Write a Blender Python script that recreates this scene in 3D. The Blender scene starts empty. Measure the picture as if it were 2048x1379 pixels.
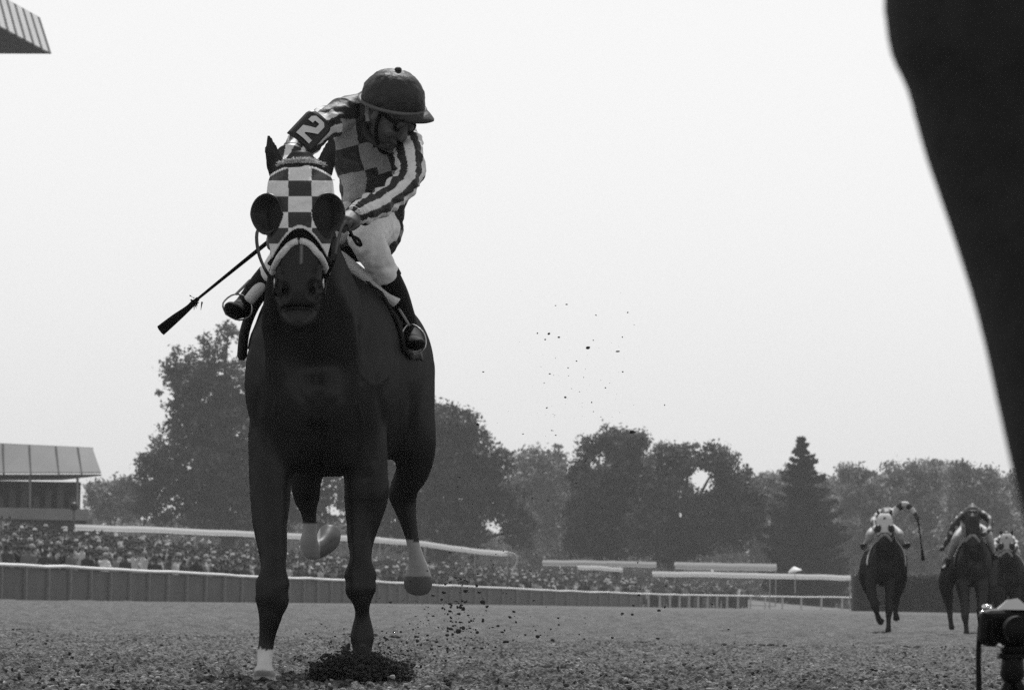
import bpy, bmesh, math, random
import numpy as np
from mathutils import Vector, Matrix
from mathutils.bvhtree import BVHTree

rng = np.random.default_rng(7)
random.seed(7)
scene = bpy.context.scene
C = scene.collection

# ------------------------------------------------------------------ camera
CAM = np.array([0.0, 0.0, 0.35])
FPX = 9600.0                       # focal length in photograph pixels (2048 wide)
PITCH, ROLL = math.radians(3.13), math.radians(1.0)
_f = np.array([0, math.cos(PITCH), math.sin(PITCH)])
_u0 = np.array([0, -math.sin(PITCH), math.cos(PITCH)])
_r0 = np.array([1.0, 0, 0])
_r = math.cos(ROLL) * _r0 + math.sin(ROLL) * _u0
_u = -math.sin(ROLL) * _r0 + math.cos(ROLL) * _u0
cd = bpy.data.cameras.new('camera'); cam = bpy.data.objects.new('camera', cd); C.objects.link(cam)
M = Matrix.Identity(4)
for i in range(3):
    M[i][0], M[i][1], M[i][2], M[i][3] = _r[i], _u[i], -_f[i], CAM[i]
cam.matrix_world = M
cd.sensor_width = 36.0; cd.lens = FPX / 2048 * 36.0
cd.clip_start = 0.1; cd.clip_end = 8000
cd.dof.use_dof = True; cd.dof.focus_distance = 19.9; cd.dof.aperture_fstop = 18.0
scene.camera = cam

# ------------------------------------------------------------------ sky, sun, exposure
SUN_EL, SUN_AZ = math.radians(58), math.radians(4)      # azimuth from +Y towards +X
world = bpy.data.worlds.new('World'); scene.world = world; world.use_nodes = True
wn, wl = world.node_tree.nodes, world.node_tree.links
wn.clear()
sky = wn.new('ShaderNodeTexSky'); sky.sky_type = 'NISHITA'; sky.sun_disc = False
sky.sun_elevation = SUN_EL; sky.sun_rotation = SUN_AZ
sky.air_density = 3.0; sky.dust_density = 0.0; sky.ozone_density = 1.0
bw = wn.new('ShaderNodeRGBToBW'); bg = wn.new('ShaderNodeBackground'); wo = wn.new('ShaderNodeOutputWorld')
bg.inputs['Strength'].default_value = 0.098
wl.new(sky.outputs[0], bw.inputs[0]); wl.new(bw.outputs[0], bg.inputs['Color']); wl.new(bg.outputs[0], wo.inputs['Surface'])
sd = bpy.data.lights.new('sun', 'SUN'); sd.energy = 3.3; sd.angle = math.radians(3.0); sd.color = (1, 1, 1)
sun = bpy.data.objects.new('sun', sd); C.objects.link(sun)
_sd = Vector((math.cos(SUN_EL) * math.sin(SUN_AZ), math.cos(SUN_EL) * math.cos(SUN_AZ), math.sin(SUN_EL)))
sun.rotation_euler = _sd.to_track_quat('Z', 'Y').to_euler(); sun.location = _sd * 60
scene.view_settings.view_transform = 'Standard'
scene.view_settings.look = 'None'; scene.view_settings.gamma = 1.0
scene.view_settings.exposure = 0.15
scene.render.engine = 'CYCLES'
scene.cycles.use_denoising = False
scene.cycles.max_bounces = 6; scene.cycles.volume_bounces = 1
scene.cycles.transparent_max_bounces = 8

# ------------------------------------------------------------------ helpers
def at(px, py, Y):
    """world point at depth Y that the photograph shows at (px, py)"""
    d = _f * FPX + (px - 1024.0) * _r - (py - 689.5) * _u
    return CAM + d * (Y / d[1])

def proj(v):
    d = np.asarray(v) - CAM
    z = d @ _f
    return 1024 + FPX * (d @ _r) / z, 689.5 - FPX * (d @ _u) / z

def nd(nt, t, **kw):
    n = nt.nodes.new(t)
    for k, v in kw.items(): setattr(n, k, v)
    return n

MATS = {}
def mat(name, v, rough=0.75, var=0.25, scale=8.0, bump=0.0, bscale=None, spec=0.35, attr=None, sheen=0.0, metallic=0.0):
    """neutral grey procedural material; ATTR: multiply by that point colour attribute"""
    if name in MATS: return MATS[name]
    m = bpy.data.materials.new(name); m.use_nodes = True; nt = m.node_tree
    b = nt.nodes['Principled BSDF']
    b.inputs['Roughness'].default_value = rough; b.inputs['Specular IOR Level'].default_value = spec
    b.inputs['Metallic'].default_value = metallic
    if sheen: b.inputs['Sheen Weight'].default_value = sheen
    tc = nd(nt, 'ShaderNodeTexCoord')
    nz = nd(nt, 'ShaderNodeTexNoise'); nz.inputs['Scale'].default_value = scale; nz.inputs['Detail'].default_value = 6
    nt.links.new(tc.outputs['Object'], nz.inputs['Vector'])
    mr = nd(nt, 'ShaderNodeMapRange')
    mr.inputs['From Min'].default_value = 0.3; mr.inputs['From Max'].default_value = 0.7
    mr.inputs['To Min'].default_value = v * (1 - var); mr.inputs['To Max'].default_value = v * (1 + var)
    nt.links.new(nz.outputs['Fac'], mr.inputs['Value'])
    if attr:
        a = nd(nt, 'ShaderNodeAttribute', attribute_name=attr)
        mm = nd(nt, 'ShaderNodeMath', operation='MULTIPLY')
        nt.links.new(mr.outputs[0], mm.inputs[0]); nt.links.new(a.outputs['Fac'], mm.inputs[1])
        nt.links.new(mm.outputs[0], b.inputs['Base Color'])
    else:
        nt.links.new(mr.outputs[0], b.inputs['Base Color'])
    if bump:
        n2 = nd(nt, 'ShaderNodeTexNoise'); n2.inputs['Scale'].default_value = bscale or scale * 3; n2.inputs['Detail'].default_value = 5
        nt.links.new(tc.outputs['Object'], n2.inputs['Vector'])
        bp = nd(nt, 'ShaderNodeBump'); bp.inputs['Strength'].default_value = bump; bp.inputs['Distance'].default_value = 0.02
        nt.links.new(n2.outputs['Fac'], bp.inputs['Height']); nt.links.new(bp.outputs[0], b.inputs['Normal'])
    MATS[name] = m
    return m

def tag(o, label=None, cat=None, group=None, kind=None):
    if label: o['label'] = label
    if cat: o['category'] = cat
    if group: o['group'] = group
    if kind: o['kind'] = kind
    return o

def empty(name, loc):
    o = bpy.data.objects.new(name, None); C.objects.link(o)
    o.location = loc; o.empty_display_size = 0.1
    return o

def link(name, me, m=None, parent=None):
    if m is not None and not me.materials: me.materials.append(m)
    o = bpy.data.objects.new(name, me); C.objects.link(o)
    if parent is not None:
        o.parent = parent
        o.matrix_parent_inverse = Matrix.Translation(-Vector(parent.location)) if parent.type == 'EMPTY' else Matrix.Identity(4)
    return o

def mesh(name, V, F, smooth=False):
    me = bpy.data.meshes.new(name)
    me.from_pydata([tuple(map(float, p)) for p in V], [], [tuple(map(int, f)) for f in F])
    me.update()
    if smooth: me.shade_smooth()
    return me

def mesh_np(name, V, F, smooth=False):
    """fast: V (n,3), F (m,k) arrays"""
    V = np.asarray(V, np.float32); F = np.asarray(F, np.int32)
    me = bpy.data.meshes.new(name)
    me.vertices.add(len(V)); me.vertices.foreach_set('co', V.ravel())
    k = F.shape[1]
    me.loops.add(F.size); me.loops.foreach_set('vertex_index', F.ravel())
    me.polygons.add(len(F)); me.polygons.foreach_set('loop_start', np.arange(0, F.size, k, dtype=np.int32))
    me.polygons.foreach_set('loop_total', np.full(len(F), k, np.int32))
    me.update(calc_edges=True)
    if smooth: me.shade_smooth()
    return me

def set_tone(me, vals, name='tone'):
    a = me.attributes.new(name, 'FLOAT', 'POINT'); a.data.foreach_set('value', np.asarray(vals, np.float32))

def get_v(me):
    v = np.empty(len(me.vertices) * 3, np.float32); me.vertices.foreach_get('co', v); return v.reshape(-1, 3)
def set_v(me, v):
    me.vertices.foreach_set('co', np.asarray(v, np.float32).ravel()); me.update()

def cat_rom(P, sub):
    P = np.asarray(P, float); n = len(P); out = []
    for i in range(n - 1):
        p0, p1, p2, p3 = P[max(i - 1, 0)], P[i], P[i + 1], P[min(i + 2, n - 1)]
        for s in range(sub):
            t = s / sub
            out.append(0.5 * ((2 * p1) + (-p0 + p2) * t + (2 * p0 - 5 * p1 + 4 * p2 - p3) * t * t + (-p0 + 3 * p1 - 3 * p2 + p3) * t ** 3))
    out.append(P[-1]); return np.array(out)

def tube(P, rx, ry=None, n=16, sub=4, hint=(1, 0, 0), cap=(0.7, 0.7), power=2.0):
    """loft of (super)elliptic sections along a spline; rx along HINT, ry across"""
    P = np.asarray(P, float); rx = np.broadcast_to(np.asarray(rx, float), (len(P),)); ry = rx if ry is None else np.broadcast_to(np.asarray(ry, float), (len(P),))
    Q = cat_rom(np.column_stack([P, rx, ry]), sub) if len(P) > 2 else np.column_stack([P, rx, ry])
    P, rx, ry = Q[:, :3], np.abs(Q[:, 3]), np.abs(Q[:, 4])
    T = np.gradient(P, axis=0); T /= np.linalg.norm(T, axis=1)[:, None] + 1e-12
    rings = []
    h = np.array(hint, float)
    if cap[0] > 0: rings.append((P[0] - T[0] * min(rx[0], ry[0]) * cap[0], T[0], rx[0] * .6, ry[0] * .6))
    for i in range(len(P)): rings.append((P[i], T[i], rx[i], ry[i]))
    if cap[1] > 0: rings.append((P[-1] + T[-1] * min(rx[-1], ry[-1]) * cap[1], T[-1], rx[-1] * .6, ry[-1] * .6))
    V = []; F = []
    a = np.linspace(0, 2 * math.pi, n, endpoint=False)
    ca, sa = np.cos(a), np.sin(a)
    ca = np.sign(ca) * np.abs(ca) ** (2 / power); sa = np.sign(sa) * np.abs(sa) ** (2 / power)
    for c, t, x, y in rings:
        e1 = h - t * (h @ t)
        if np.linalg.norm(e1) < 0.15:
            h2 = np.array([0, 0, 1.0]); e1 = h2 - t * (h2 @ t)
        e1 /= np.linalg.norm(e1); e2 = np.cross(t, e1)
        V.append(c + np.outer(ca * x, e1) + np.outer(sa * y, e2))
    nr = len(V); V = np.concatenate(V)
    for i in range(nr - 1):
        for j in range(n):
            F.append((i * n + j, i * n + (j + 1) % n, (i + 1) * n + (j + 1) % n, (i + 1) * n + j))
    V = np.vstack([V, rings[0][0], rings[-1][0]])
    for j in range(n):
        F.append((nr * n, (j + 1) % n, j)); F.append((nr * n + 1, (nr - 1) * n + j, (nr - 1) * n + (j + 1) % n))
    return V, F

def ell(c, r, rot=None, n=14):
    """ellipsoid"""
    V = []; F = []; m = n // 2 + 1
    for i in range(1, m):
        th = math.pi * i / m
        for j in range(n):
            ph = 2 * math.pi * j / n
            V.append((r[0] * math.sin(th) * math.cos(ph), r[1] * math.sin(th) * math.sin(ph), r[2] * math.cos(th)))
    V += [(0, 0, r[2]), (0, 0, -r[2])]
    for i in range(m - 2):
        for j in range(n):
            F.append((i * n + j, (i + 1) * n + j, (i + 1) * n + (j + 1) % n, i * n + (j + 1) % n))
    t, b = len(V) - 2, len(V) - 1
    for j in range(n):
        F.append((t, j, (j + 1) % n)); F.append((b, (m - 2) * n + (j + 1) % n, (m - 2) * n + j))
    V = np.array(V)
    if rot is not None: V = V @ np.array(rot).T
    return V + np.asarray(c), F

def boxvf(c, s, R=None):
    c = np.asarray(c, float); s = np.asarray(s, float) / 2
    V = np.array([(x, y, z) for x in (-1, 1) for y in (-1, 1) for z in (-1, 1)], float) * s
    if R is not None: V = V @ np.array(R).T
    return V + c, [(0, 1, 3, 2), (4, 6, 7, 5), (0, 4, 5, 1), (2, 3, 7, 6), (0, 2, 6, 4), (1, 5, 7, 3)]

def join(parts):
    Vs, Fs, o = [], [], 0
    for V, F in parts:
        Vs.append(np.asarray(V, float)); Fs += [tuple(i + o for i in f) for f in F]; o += len(V)
    return np.concatenate(Vs), Fs

def union(parts, voxel, smooth=4, factor=0.5):
    """one continuous closed surface out of overlapping solids"""
    V, F = join(parts)
    me = mesh('tmp', V, F); o = bpy.data.objects.new('tmp', me); C.objects.link(o)
    m = o.modifiers.new('r', 'REMESH'); m.mode = 'VOXEL'; m.voxel_size = voxel; m.use_smooth_shade = True
    if smooth:
        s = o.modifiers.new('s', 'SMOOTH'); s.factor = factor; s.iterations = smooth
    dg = bpy.context.evaluated_depsgraph_get()
    out = bpy.data.meshes.new_from_object(o.evaluated_get(dg))
    bpy.data.objects.remove(o); bpy.data.meshes.remove(me)
    out.shade_smooth(); out.materials.clear()
    return out

def relax(me, w, it):
    """Laplacian smoothing weighted per vertex"""
    e = np.empty(len(me.edges) * 2, np.int32); me.edges.foreach_get('vertices', e); e = e.reshape(-1, 2); v = get_v(me).astype(float); n = len(v)
    cnt = np.bincount(e.ravel(), minlength=n).clip(1)
    for _ in range(it):
        s = np.stack([np.bincount(e[:, 0], v[e[:, 1], k], n) + np.bincount(e[:, 1], v[e[:, 0], k], n) for k in range(3)], 1) / cnt[:, None]
        v += (s - v) * (.6 * w)[:, None]
    set_v(me, v)

def rotm(ax, deg):
    return np.array(Matrix.Rotation(math.radians(deg), 3, ax))

def vnoise(P, freq, seed=0):
    """cheap smooth value noise on an (n,2|3) array, -1..1"""
    P = np.asarray(P, float) * freq; d = P.shape[1]
    I = np.floor(P).astype(np.int64); f = P - I; f = f * f * (3 - 2 * f)
    out = np.zeros(len(P))
    for c in range(2 ** d):
        w = np.ones(len(P)); h = np.full(len(P), seed * 374761393 + 1013904223, np.int64)
        for k in range(d):
            b = (c >> k) & 1
            w *= f[:, k] if b else 1 - f[:, k]
            h = h ^ ((I[:, k] + b) * (73856093, 19349663, 83492791)[k]); h = (h * 1274126177 + 12345) & 0x7fffffff
        h = ((h >> 13) ^ h) * 60493 & 0x7fffffff
        out += w * ((h % 10007) / 10007.0)
    return out * 2 - 1
# ------------------------------------------------------------------ terrain and track
def base_z(X, Y):
    return np.interp(Y, [0, 95, 150, 300, 480, 700, 3000], [0, 0, .33, .55, .70, .9, 1.2])

def sheet(name, xs, ys, zf, m):
    X, Y = np.meshgrid(xs, ys)
    P = np.column_stack([X.ravel(), Y.ravel()])
    Z = zf(P)
    V = np.column_stack([P, Z])
    nx, ny = len(xs), len(ys)
    i = np.arange(ny - 1)[:, None] * nx + np.arange(nx - 1)[None, :]
    F = np.stack([i, i + 1, i + nx + 1, i + nx], -1).reshape(-1, 4)
    return link(name, mesh_np(name, V, F, True), m)

def dirt_mat():
    m = bpy.data.materials.new('track_dirt'); m.use_nodes = True; nt = m.node_tree; b = nt.nodes['Principled BSDF']
    b.inputs['Roughness'].default_value = 0.85; b.inputs['Specular IOR Level'].default_value = 0.25
    tc = nd(nt, 'ShaderNodeTexCoord')
    def noise(s, d=6):
        n = nd(nt, 'ShaderNodeTexNoise'); n.inputs['Scale'].default_value = s; n.inputs['Detail'].default_value = d
        nt.links.new(tc.outputs['Object'], n.inputs['Vector']); return n
    a, c, e = noise(45), noise(3.5, 7), noise(160, 4)
    mr = nd(nt, 'ShaderNodeMapRange'); mr.inputs[1].default_value = .40; mr.inputs[2].default_value = .60
    mr.inputs[3].default_value = .022; mr.inputs[4].default_value = .20
    nt.links.new(a.outputs['Fac'], mr.inputs[0])
    mr2 = nd(nt, 'ShaderNodeMapRange'); mr2.inputs[1].default_value = .35; mr2.inputs[2].default_value = .65
    mr2.inputs[3].default_value = .62; mr2.inputs[4].default_value = 1.3
    nt.links.new(c.outputs['Fac'], mr2.inputs[0])
    mm = nd(nt, 'ShaderNodeMath', operation='MULTIPLY'); nt.links.new(mr.outputs[0], mm.inputs[0]); nt.links.new(mr2.outputs[0], mm.inputs[1])
    nt.links.new(mm.outputs[0], b.inputs['Base Color'])
    bp = nd(nt, 'ShaderNodeBump'); bp.inputs['Strength'].default_value = .9; bp.inputs['Distance'].default_value = .02
    nt.links.new(e.outputs['Fac'], bp.inputs['Height']); nt.links.new(bp.outputs[0], b.inputs['Normal'])
    return m
DIRT = dirt_mat()

def z_far(P): return base_z(P[:, 0], P[:, 1]) - 0.03
xs = np.concatenate([np.linspace(-2500, -60, 12), np.linspace(-50, 60, 23), np.linspace(70, 2500, 12)])
ys = np.concatenate([np.linspace(-40, 16, 8), np.linspace(17, 150, 40), np.linspace(160, 700, 40), np.linspace(800, 3000, 12)])
tag(sheet('ground', xs, ys, z_far, DIRT), kind='structure')

def rough_z(P, fine):
    n3 = vnoise(P, 5.5, 13); n4 = vnoise(P * [.5, 1.0], 1.7, 14)
    z = n3 * .010 + n4 * .012 + 0.013 * np.sin(P[:, 1] * 4.2 + 2.5 * vnoise(P, .7, 15))
    n1 = vnoise(P, 17, 11)
    z += np.clip(n1 - .05, 0, 1) * .034
    if fine: z += np.clip(vnoise(P, 34, 12), -.2, 1) * .018 + np.clip(vnoise(P, 68, 16), -.4, 1) * .008
    return z
def z_near(P): return .004 + rough_z(P, True)
def z_mid(P): return .004 + rough_z(P, False) + np.clip(vnoise(P, 31, 12), -.2, 1) * .02
def z_dist(P): return base_z(P[:, 0], P[:, 1]) - .008 + (.03 * vnoise(P * [1, .4], 1.1, 3) + .03 * vnoise(P, 3.1, 4) + .035 * vnoise(P, 6.3, 5)) * np.clip((152 - P[:, 1]) / 4, 0, 1)
tag(sheet('track', np.arange(-3.2, 3.3, .0115), np.arange(18.0, 27.001, .013), z_near, DIRT), kind='structure')
tag(sheet('track_middle', np.arange(-5.2, 5.3, .03), np.arange(27.001, 45, .04), z_mid, DIRT), kind='structure')
ys = [45.0]
while ys[-1] < 152: ys.append(ys[-1] * 1.0028)
tag(sheet('track_far', np.arange(-17, 21, .1), np.array(ys), z_dist, DIRT), kind='structure')

# loose clods lying on the track
def lumps(name, P, R, m, seed=0, squash=.75, parent=None):
    r = np.random.default_rng(seed)
    t = (1 + 5 ** .5) / 2
    B = np.array([(-1, t, 0), (1, t, 0), (-1, -t, 0), (1, -t, 0), (0, -1, t), (0, 1, t), (0, -1, -t), (0, 1, -t), (t, 0, -1), (t, 0, 1), (-t, 0, -1), (-t, 0, 1)]) / 1.902
    FF = np.array([(0, 11, 5), (0, 5, 1), (0, 1, 7), (0, 7, 10), (0, 10, 11), (1, 5, 9), (5, 11, 4), (11, 10, 2), (10, 7, 6), (7, 1, 8), (3, 9, 4), (3, 4, 2), (3, 2, 6), (3, 6, 8), (3, 8, 9), (4, 9, 5), (2, 4, 11), (6, 2, 10), (8, 6, 7), (9, 8, 1)])
    n = len(P)
    j = r.uniform(.6, 1.3, (n, 12, 1)); s = np.stack([r.uniform(.7, 1.4, n), r.uniform(.7, 1.3, n), r.uniform(.6, 1.0, n) * squash / .75], -1)[:, None, :]
    ang = r.uniform(0, 6.28, n); ca, sa = np.cos(ang), np.sin(ang)
    W = B[None] * j * s
    W = np.stack([W[..., 0] * ca[:, None] - W[..., 1] * sa[:, None], W[..., 0] * sa[:, None] + W[..., 1] * ca[:, None], W[..., 2]], -1)
    V = (np.asarray(P)[:, None, :] + W * np.asarray(R)[:, None, None]).reshape(-1, 3)
    F = (FF[None] + (np.arange(n) * 12)[:, None, None]).reshape(-1, 3)
    return link(name, mesh_np(name, V, F), m, parent)
CLOD = mat('dirt_clod', .07, .9, .5, 40, .6, 120)
n = 14000
Y = 18.2 + 30 * rng.random(n) ** 1.7
X = rng.uniform(-.125, .135, n) * (Y + 1)
R = .003 + .011 * rng.random(n) ** 3.5
big = rng.random(n) < .008; R[big] *= 1.8
P = np.column_stack([X, Y, np.zeros(n)]); P[:, 2] = z_near(P[:, :2]) + R * .35
tag(lumps('loose_dirt', P, R, CLOD, 1), 'loose dark clods of dirt strewn over the harrowed track', 'dirt', kind='stuff')

n = 17000
Y = 18.2 + 28 * rng.random(n) ** 1.7; X = rng.uniform(-.125, .135, n) * (Y + 1); R = .003 + .011 * rng.random(n) ** 3
P = np.column_stack([X, Y, np.zeros(n)]); P[:, 2] = z_near(P[:, :2]) + R * .4
tag(lumps('dry_dirt', P, R, mat('dry_clod', .34, .95, .3, 40), 8), 'small pale dry crumbs of dirt strewn over the track', 'dirt', kind='stuff')
# torn-up patches where hooves have bitten in
P, R = [], []
for i in range(46):
    yy = 20.5 + 45 * rng.random() ** 1.6; xx = rng.uniform(-.11, .12) * yy
    for q in range(rng.integers(6, 16)):
        P.append((xx + rng.normal(0, .16), yy + rng.normal(0, .12), .012)); R.append(rng.uniform(.014, .045))
tag(lumps('torn_dirt', np.array(P), np.array(R), CLOD, 2, squash=.5), 'darker torn-up patches of dirt where hooves have bitten the track', 'dirt', kind='stuff')

# ------------------------------------------------------------------ outer rail
WHITE = mat('white_paint', .78, .5, .06, 3, .05)
WHITE_OLD = mat('weathered_white_paint', .55, .6, .2, 2, .05)
RAILP = mat('rail_panel', .10, .8, .18, .8, .1)
POSTM = mat('rail_post', .3, .7, .15, 3)
rail_px = [(-150, 1117, 1193), (0, 1125, 1195), (300, 1139, 1197), (510, 1150, 1201), (690, 1158, 1203), (900, 1169, 1207), (1100, 1178, 1212), (1300, 1186, 1216), (1500, 1190, 1216), (1742, 1194, 1218)]
RH = 1.1
rail = []
for x, t, b in rail_px:
    Yr = FPX * RH / (b - t); rail.append(at(x, b, Yr))
rail = np.array(rail)
rs = cat_rom(rail, 30)
arc = np.concatenate([[0], np.cumsum(np.linalg.norm(np.diff(rs, axis=0), axis=1))])
def on_rail(s, side=0.0):
    p = np.array([np.interp(s, arc, rs[:, k]) for k in range(3)])
    q = np.array([np.interp(s + 1, arc, rs[:, k]) for k in range(3)]); t = q - p; t /= np.linalg.norm(t) + 1e-9
    nrm = np.array([-t[1], t[0], 0.0])           # away from the track
    return p + nrm * side, t, nrm
S_OPEN = float(np.interp(1285, proj(rs)[0], arc)); S_END = arc[-1]
rail_o = empty('racetrack_rail', on_rail(20)[0])
tag(rail_o, 'long low outer rail of the track, white top bar over grey panels, crowd behind it', 'rail')
def sweep(s0, s1, prof, step=4.0, side=0.0, zo=0.0, wob=0.0):
    """profile (offset across, height) swept along the rail line"""
    ss = np.arange(s0, s1 + step, step); ss[-1] = s1
    V = []; F = []; k = len(prof)
    for s in ss:
        p, t, nn = on_rail(s, side)
        w = rng.normal(0, wob) if wob else 0
        for a, h in prof: V.append(p + nn * a + np.array([0, 0, h + zo + w]))
    for i in range(len(ss) - 1):
        for j in range(k):
            F.append((i * k + j, (i + 1) * k + j, (i + 1) * k + (j + 1) % k, i * k + (j + 1) % k))
    F.append(tuple(range(k))); F.append(tuple((len(ss) - 1) * k + j for j in reversed(range(k))))
    return np.array(V), F
def prof_round(w, h, n=8): return [(w * math.cos(6.283 * i / n), h * math.sin(6.283 * i / n)) for i in range(n)]
link('top_rail', mesh('top_rail', *sweep(0, S_END, prof_round(.13, .06), zo=RH - .05, wob=.012), smooth=True), WHITE, rail_o)
pm = mesh('post', *boxvf((0, 0, RH / 2 - .1), (.09, .09, RH + .05)))
s = 3.0
posts = []
while s < S_END:
    p, t, nn = on_rail(s, -.05 if s < S_OPEN else 0)
    o = link('post', pm, POSTM if s < S_OPEN else None, rail_o)
    o.location = p; o.rotation_euler[2] = math.atan2(t[1], t[0]); posts.append((o, s)); 
    if s < S_OPEN:
        s2 = min(s + 4.4, S_OPEN)
        link('panel', mesh('panel', *sweep(s + .01, s2 - .01, [(.03, -.15), (.03, RH - .14), (.07, RH - .14), (.07, -.15)], step=2.1)), RAILP, rail_o)
        s += 4.4
    else: s += 5.6
pw = pm.copy(); pw.materials.clear(); pw.materials.append(WHITE_OLD); V = get_v(pw); V[:, :2] *= 1.5; set_v(pw, V)
for o, s in posts:
    if s >= S_OPEN: o.data = pw
# spectators' apron behind the rail
V = []; F = []
ss = np.arange(0, S_END, 8.0); offs = [0.3, 8, 18, 30, 45]; hz = [-.1, .6, 2.0, 3.0, 3.4]
for s in ss:
    f = np.interp(s, [0, 120, 240], [1.25, .95, .7])
    for a, h in zip(offs, hz): V.append(on_rail(s, a)[0] + np.array([0, 0, h * f]))
for i in range(len(ss) - 1):
    for j in range(4): F.append((i * 5 + j, (i + 1) * 5 + j, (i + 1) * 5 + j + 1, i * 5 + j + 1))
tag(link('apron', mesh('apron', V, F), mat('apron_asphalt', .12, .9, .2, .5)), kind='structure')
# ------------------------------------------------------------------ spectators
def person_parts(h=1.72, arms='down', w=1.0, hat=False):
    k = h / 1.72; P = []
    for s in (-1, 1):
        P.append(tube([(s * .1, 0, .02), (s * .1, .01, .45), (s * .09, 0, .9)], [.06, .07, .1], n=8, sub=2))
        P.append(tube([(s * .1, .03, .04), (s * .11, -.12, .04)], [.05, .045], n=8))
        if arms == 'down': a = [(s * .2, 0, 1.4), (s * .25, .02, 1.12), (s * .22, -.12, .9)]
        elif arms == 'up': a = [(s * .2, 0, 1.42), (s * .3, -.1, 1.6), (s * .2, -.2, 1.82)]
        else: a = [(s * .2, 0, 1.4), (s * .26, -.05, 1.15), (s * .08, -.3, 1.25 + .3 * (arms == 'face'))]
        P.append(tube(a, [.06, .05, .04], n=8, sub=2))
    P.append(tube([(0, 0, .85), (0, 0, 1.1), (0, 0, 1.35), (0, 0, 1.46)], np.array([.17, .16, .2, .1]) * w, np.array([.12, .11, .12, .07]) * w, n=10, sub=2))
    P.append(tube([(0, 0, 1.42), (0, -.01, 1.55)], [.055, .05], n=8))
    P.append(ell((0, -.015, 1.615), (.078, .095, .115), n=10))
    if hat: P.append(tube([(0, -.01, 1.66), (0, -.01, 1.665), (0, -.01, 1.67), (0, 0, 1.75)], [.14, .15, .1, .09], n=10, sub=1, cap=(.1, .2)))
    return [(np.array(V) * k, F) for V, F in P]
PERSON = mat('spectator_clothes', 1.0, .85, .25, 5, attr='tone')
kinds = []
spec = [('down', .05, .035, False), ('face', .5, .06, False), ('down', .16, .08, False), ('front', .03, .03, True), ('up', .6, .1, False), ('down', .28, .05, False), ('front', .07, .2, False), ('face', .035, .05, False), ('front', .7, .12, True), ('down', .1, .06, True)]
for i, (arms, top, bot, hat) in enumerate(spec):
    me = union(person_parts(1.66 + .03 * (i % 5), arms, 1.0 + .12 * (i % 3), hat), .045, 1)
    v = get_v(me); z = v[:, 2]; hh = z.max()
    skin = .17 if i % 3 else .10
    tone = np.where(z < .52 * hh, bot, top)
    tone = np.where(z > .845 * hh, skin, tone)
    tone = np.where((z > .925 * hh) | ((z > .87 * hh) & (v[:, 1] > .01)), .38 if hat else (.025, .06, .03)[i % 3], tone)
    tone = np.where((np.abs(v[:, 0]) > .2 * hh / 1.72) & (z < .56 * hh), skin, tone)
    set_tone(me, tone); me.materials.append(PERSON); kinds.append((me, top))
def grp(top):
    if top > .3: return 'pale-clothed spectator standing in the dense crowd behind the long rail', 'pale-clothed spectators behind the rail'
    if top > .09: return 'spectator in mid-grey clothes standing in the dense crowd behind the long rail', 'grey-clothed spectators behind the rail'
    return 'dark-clothed spectator standing in the dense crowd behind the long rail', 'dark-clothed spectators behind the rail'
cand = []
tries = 0
taken = []
while len(cand) < 2600 and tries < 26000:
    tries += 1
    s = rng.uniform(4, S_OPEN + 70); a = .9 + 19 * rng.random() ** 1.2
    p, t, nn = on_rail(s, a)
    f = np.interp(s, [0, 120, 240], [1.25, .95, .7])
    p[2] += np.interp(a, offs, hz) * f
    px, py = proj(p)
    if px < -25 or px > 1500: continue
    d = FPX / p[1]
    if any((px - q[0]) ** 2 + ((p[2] - q[2]) * d * 2) ** 2 < (d * .26) ** 2 and abs(p[1] - q[1]) < 4 for q in taken[-400:]): continue
    taken.append((px, p[1], p[2])); cand.append((p[1] + 1.5 * a, s, p, px))
cand.sort(key=lambda q: q[0])
weights = np.array([4.5, 2.6, 2.8, .6, 1.3, 2.4, 3, 4.5, .5, .6]); weights /= weights.sum()
mass = []
for i, (_, s, p, px) in enumerate(cand):
    k = int(rng.choice(len(kinds), p=weights)); me, top = kinds[k]
    if i < 290:
        o = link('person', me); o.location = p
        o.rotation_euler[2] = rng.uniform(-.5, 1.2); sc = rng.uniform(.93, 1.07); o.scale = (sc, sc, sc)
        lb, g = grp(top); tag(o, lb, 'person', g)
    else: mass.append((p, k, rng.uniform(-.5, 1.2), rng.uniform(.93, 1.07)))
# the rest of the crowd, too small and dense to count
VV, FF, TT, off = [], [], [], 0
low = []
for i, (arms, top, bot, hat) in enumerate(spec):
    V, F = join(person_parts(1.66 + .03 * (i % 5), arms, 1.0, hat)); me = mesh('t', V, F)
    me.calc_loop_triangles(); T = np.array([l.vertices[:] for l in me.loop_triangles]); z = V[:, 2]; hh = z.max()
    tone = np.where(z < .52 * hh, bot, top); tone = np.where(z > .85 * hh, .15, tone); tone = np.where((z > .92 * hh) | ((z > .87 * hh) & (V[:, 1] > .01)), .38 if hat else .03, tone)
    low.append((V, T, tone)); bpy.data.meshes.remove(me)
for p, k, a, sc in mass:
    V, T, tn = low[k]; c_, s_ = math.cos(a), math.sin(a)
    VV.append((V @ np.array([[c_, s_, 0], [-s_, c_, 0], [0, 0, 1]])) * sc + p); FF.append(T + off); TT.append(tn * rng.uniform(.8, 1.3)); off += len(V)
me = mesh_np('crowd', np.concatenate(VV), np.concatenate(FF), True); set_tone(me, np.concatenate(TT))
tag(link('crowd', me, PERSON), 'distant mass of spectators packed along the far part of the rail', 'crowd', kind='stuff')

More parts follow.
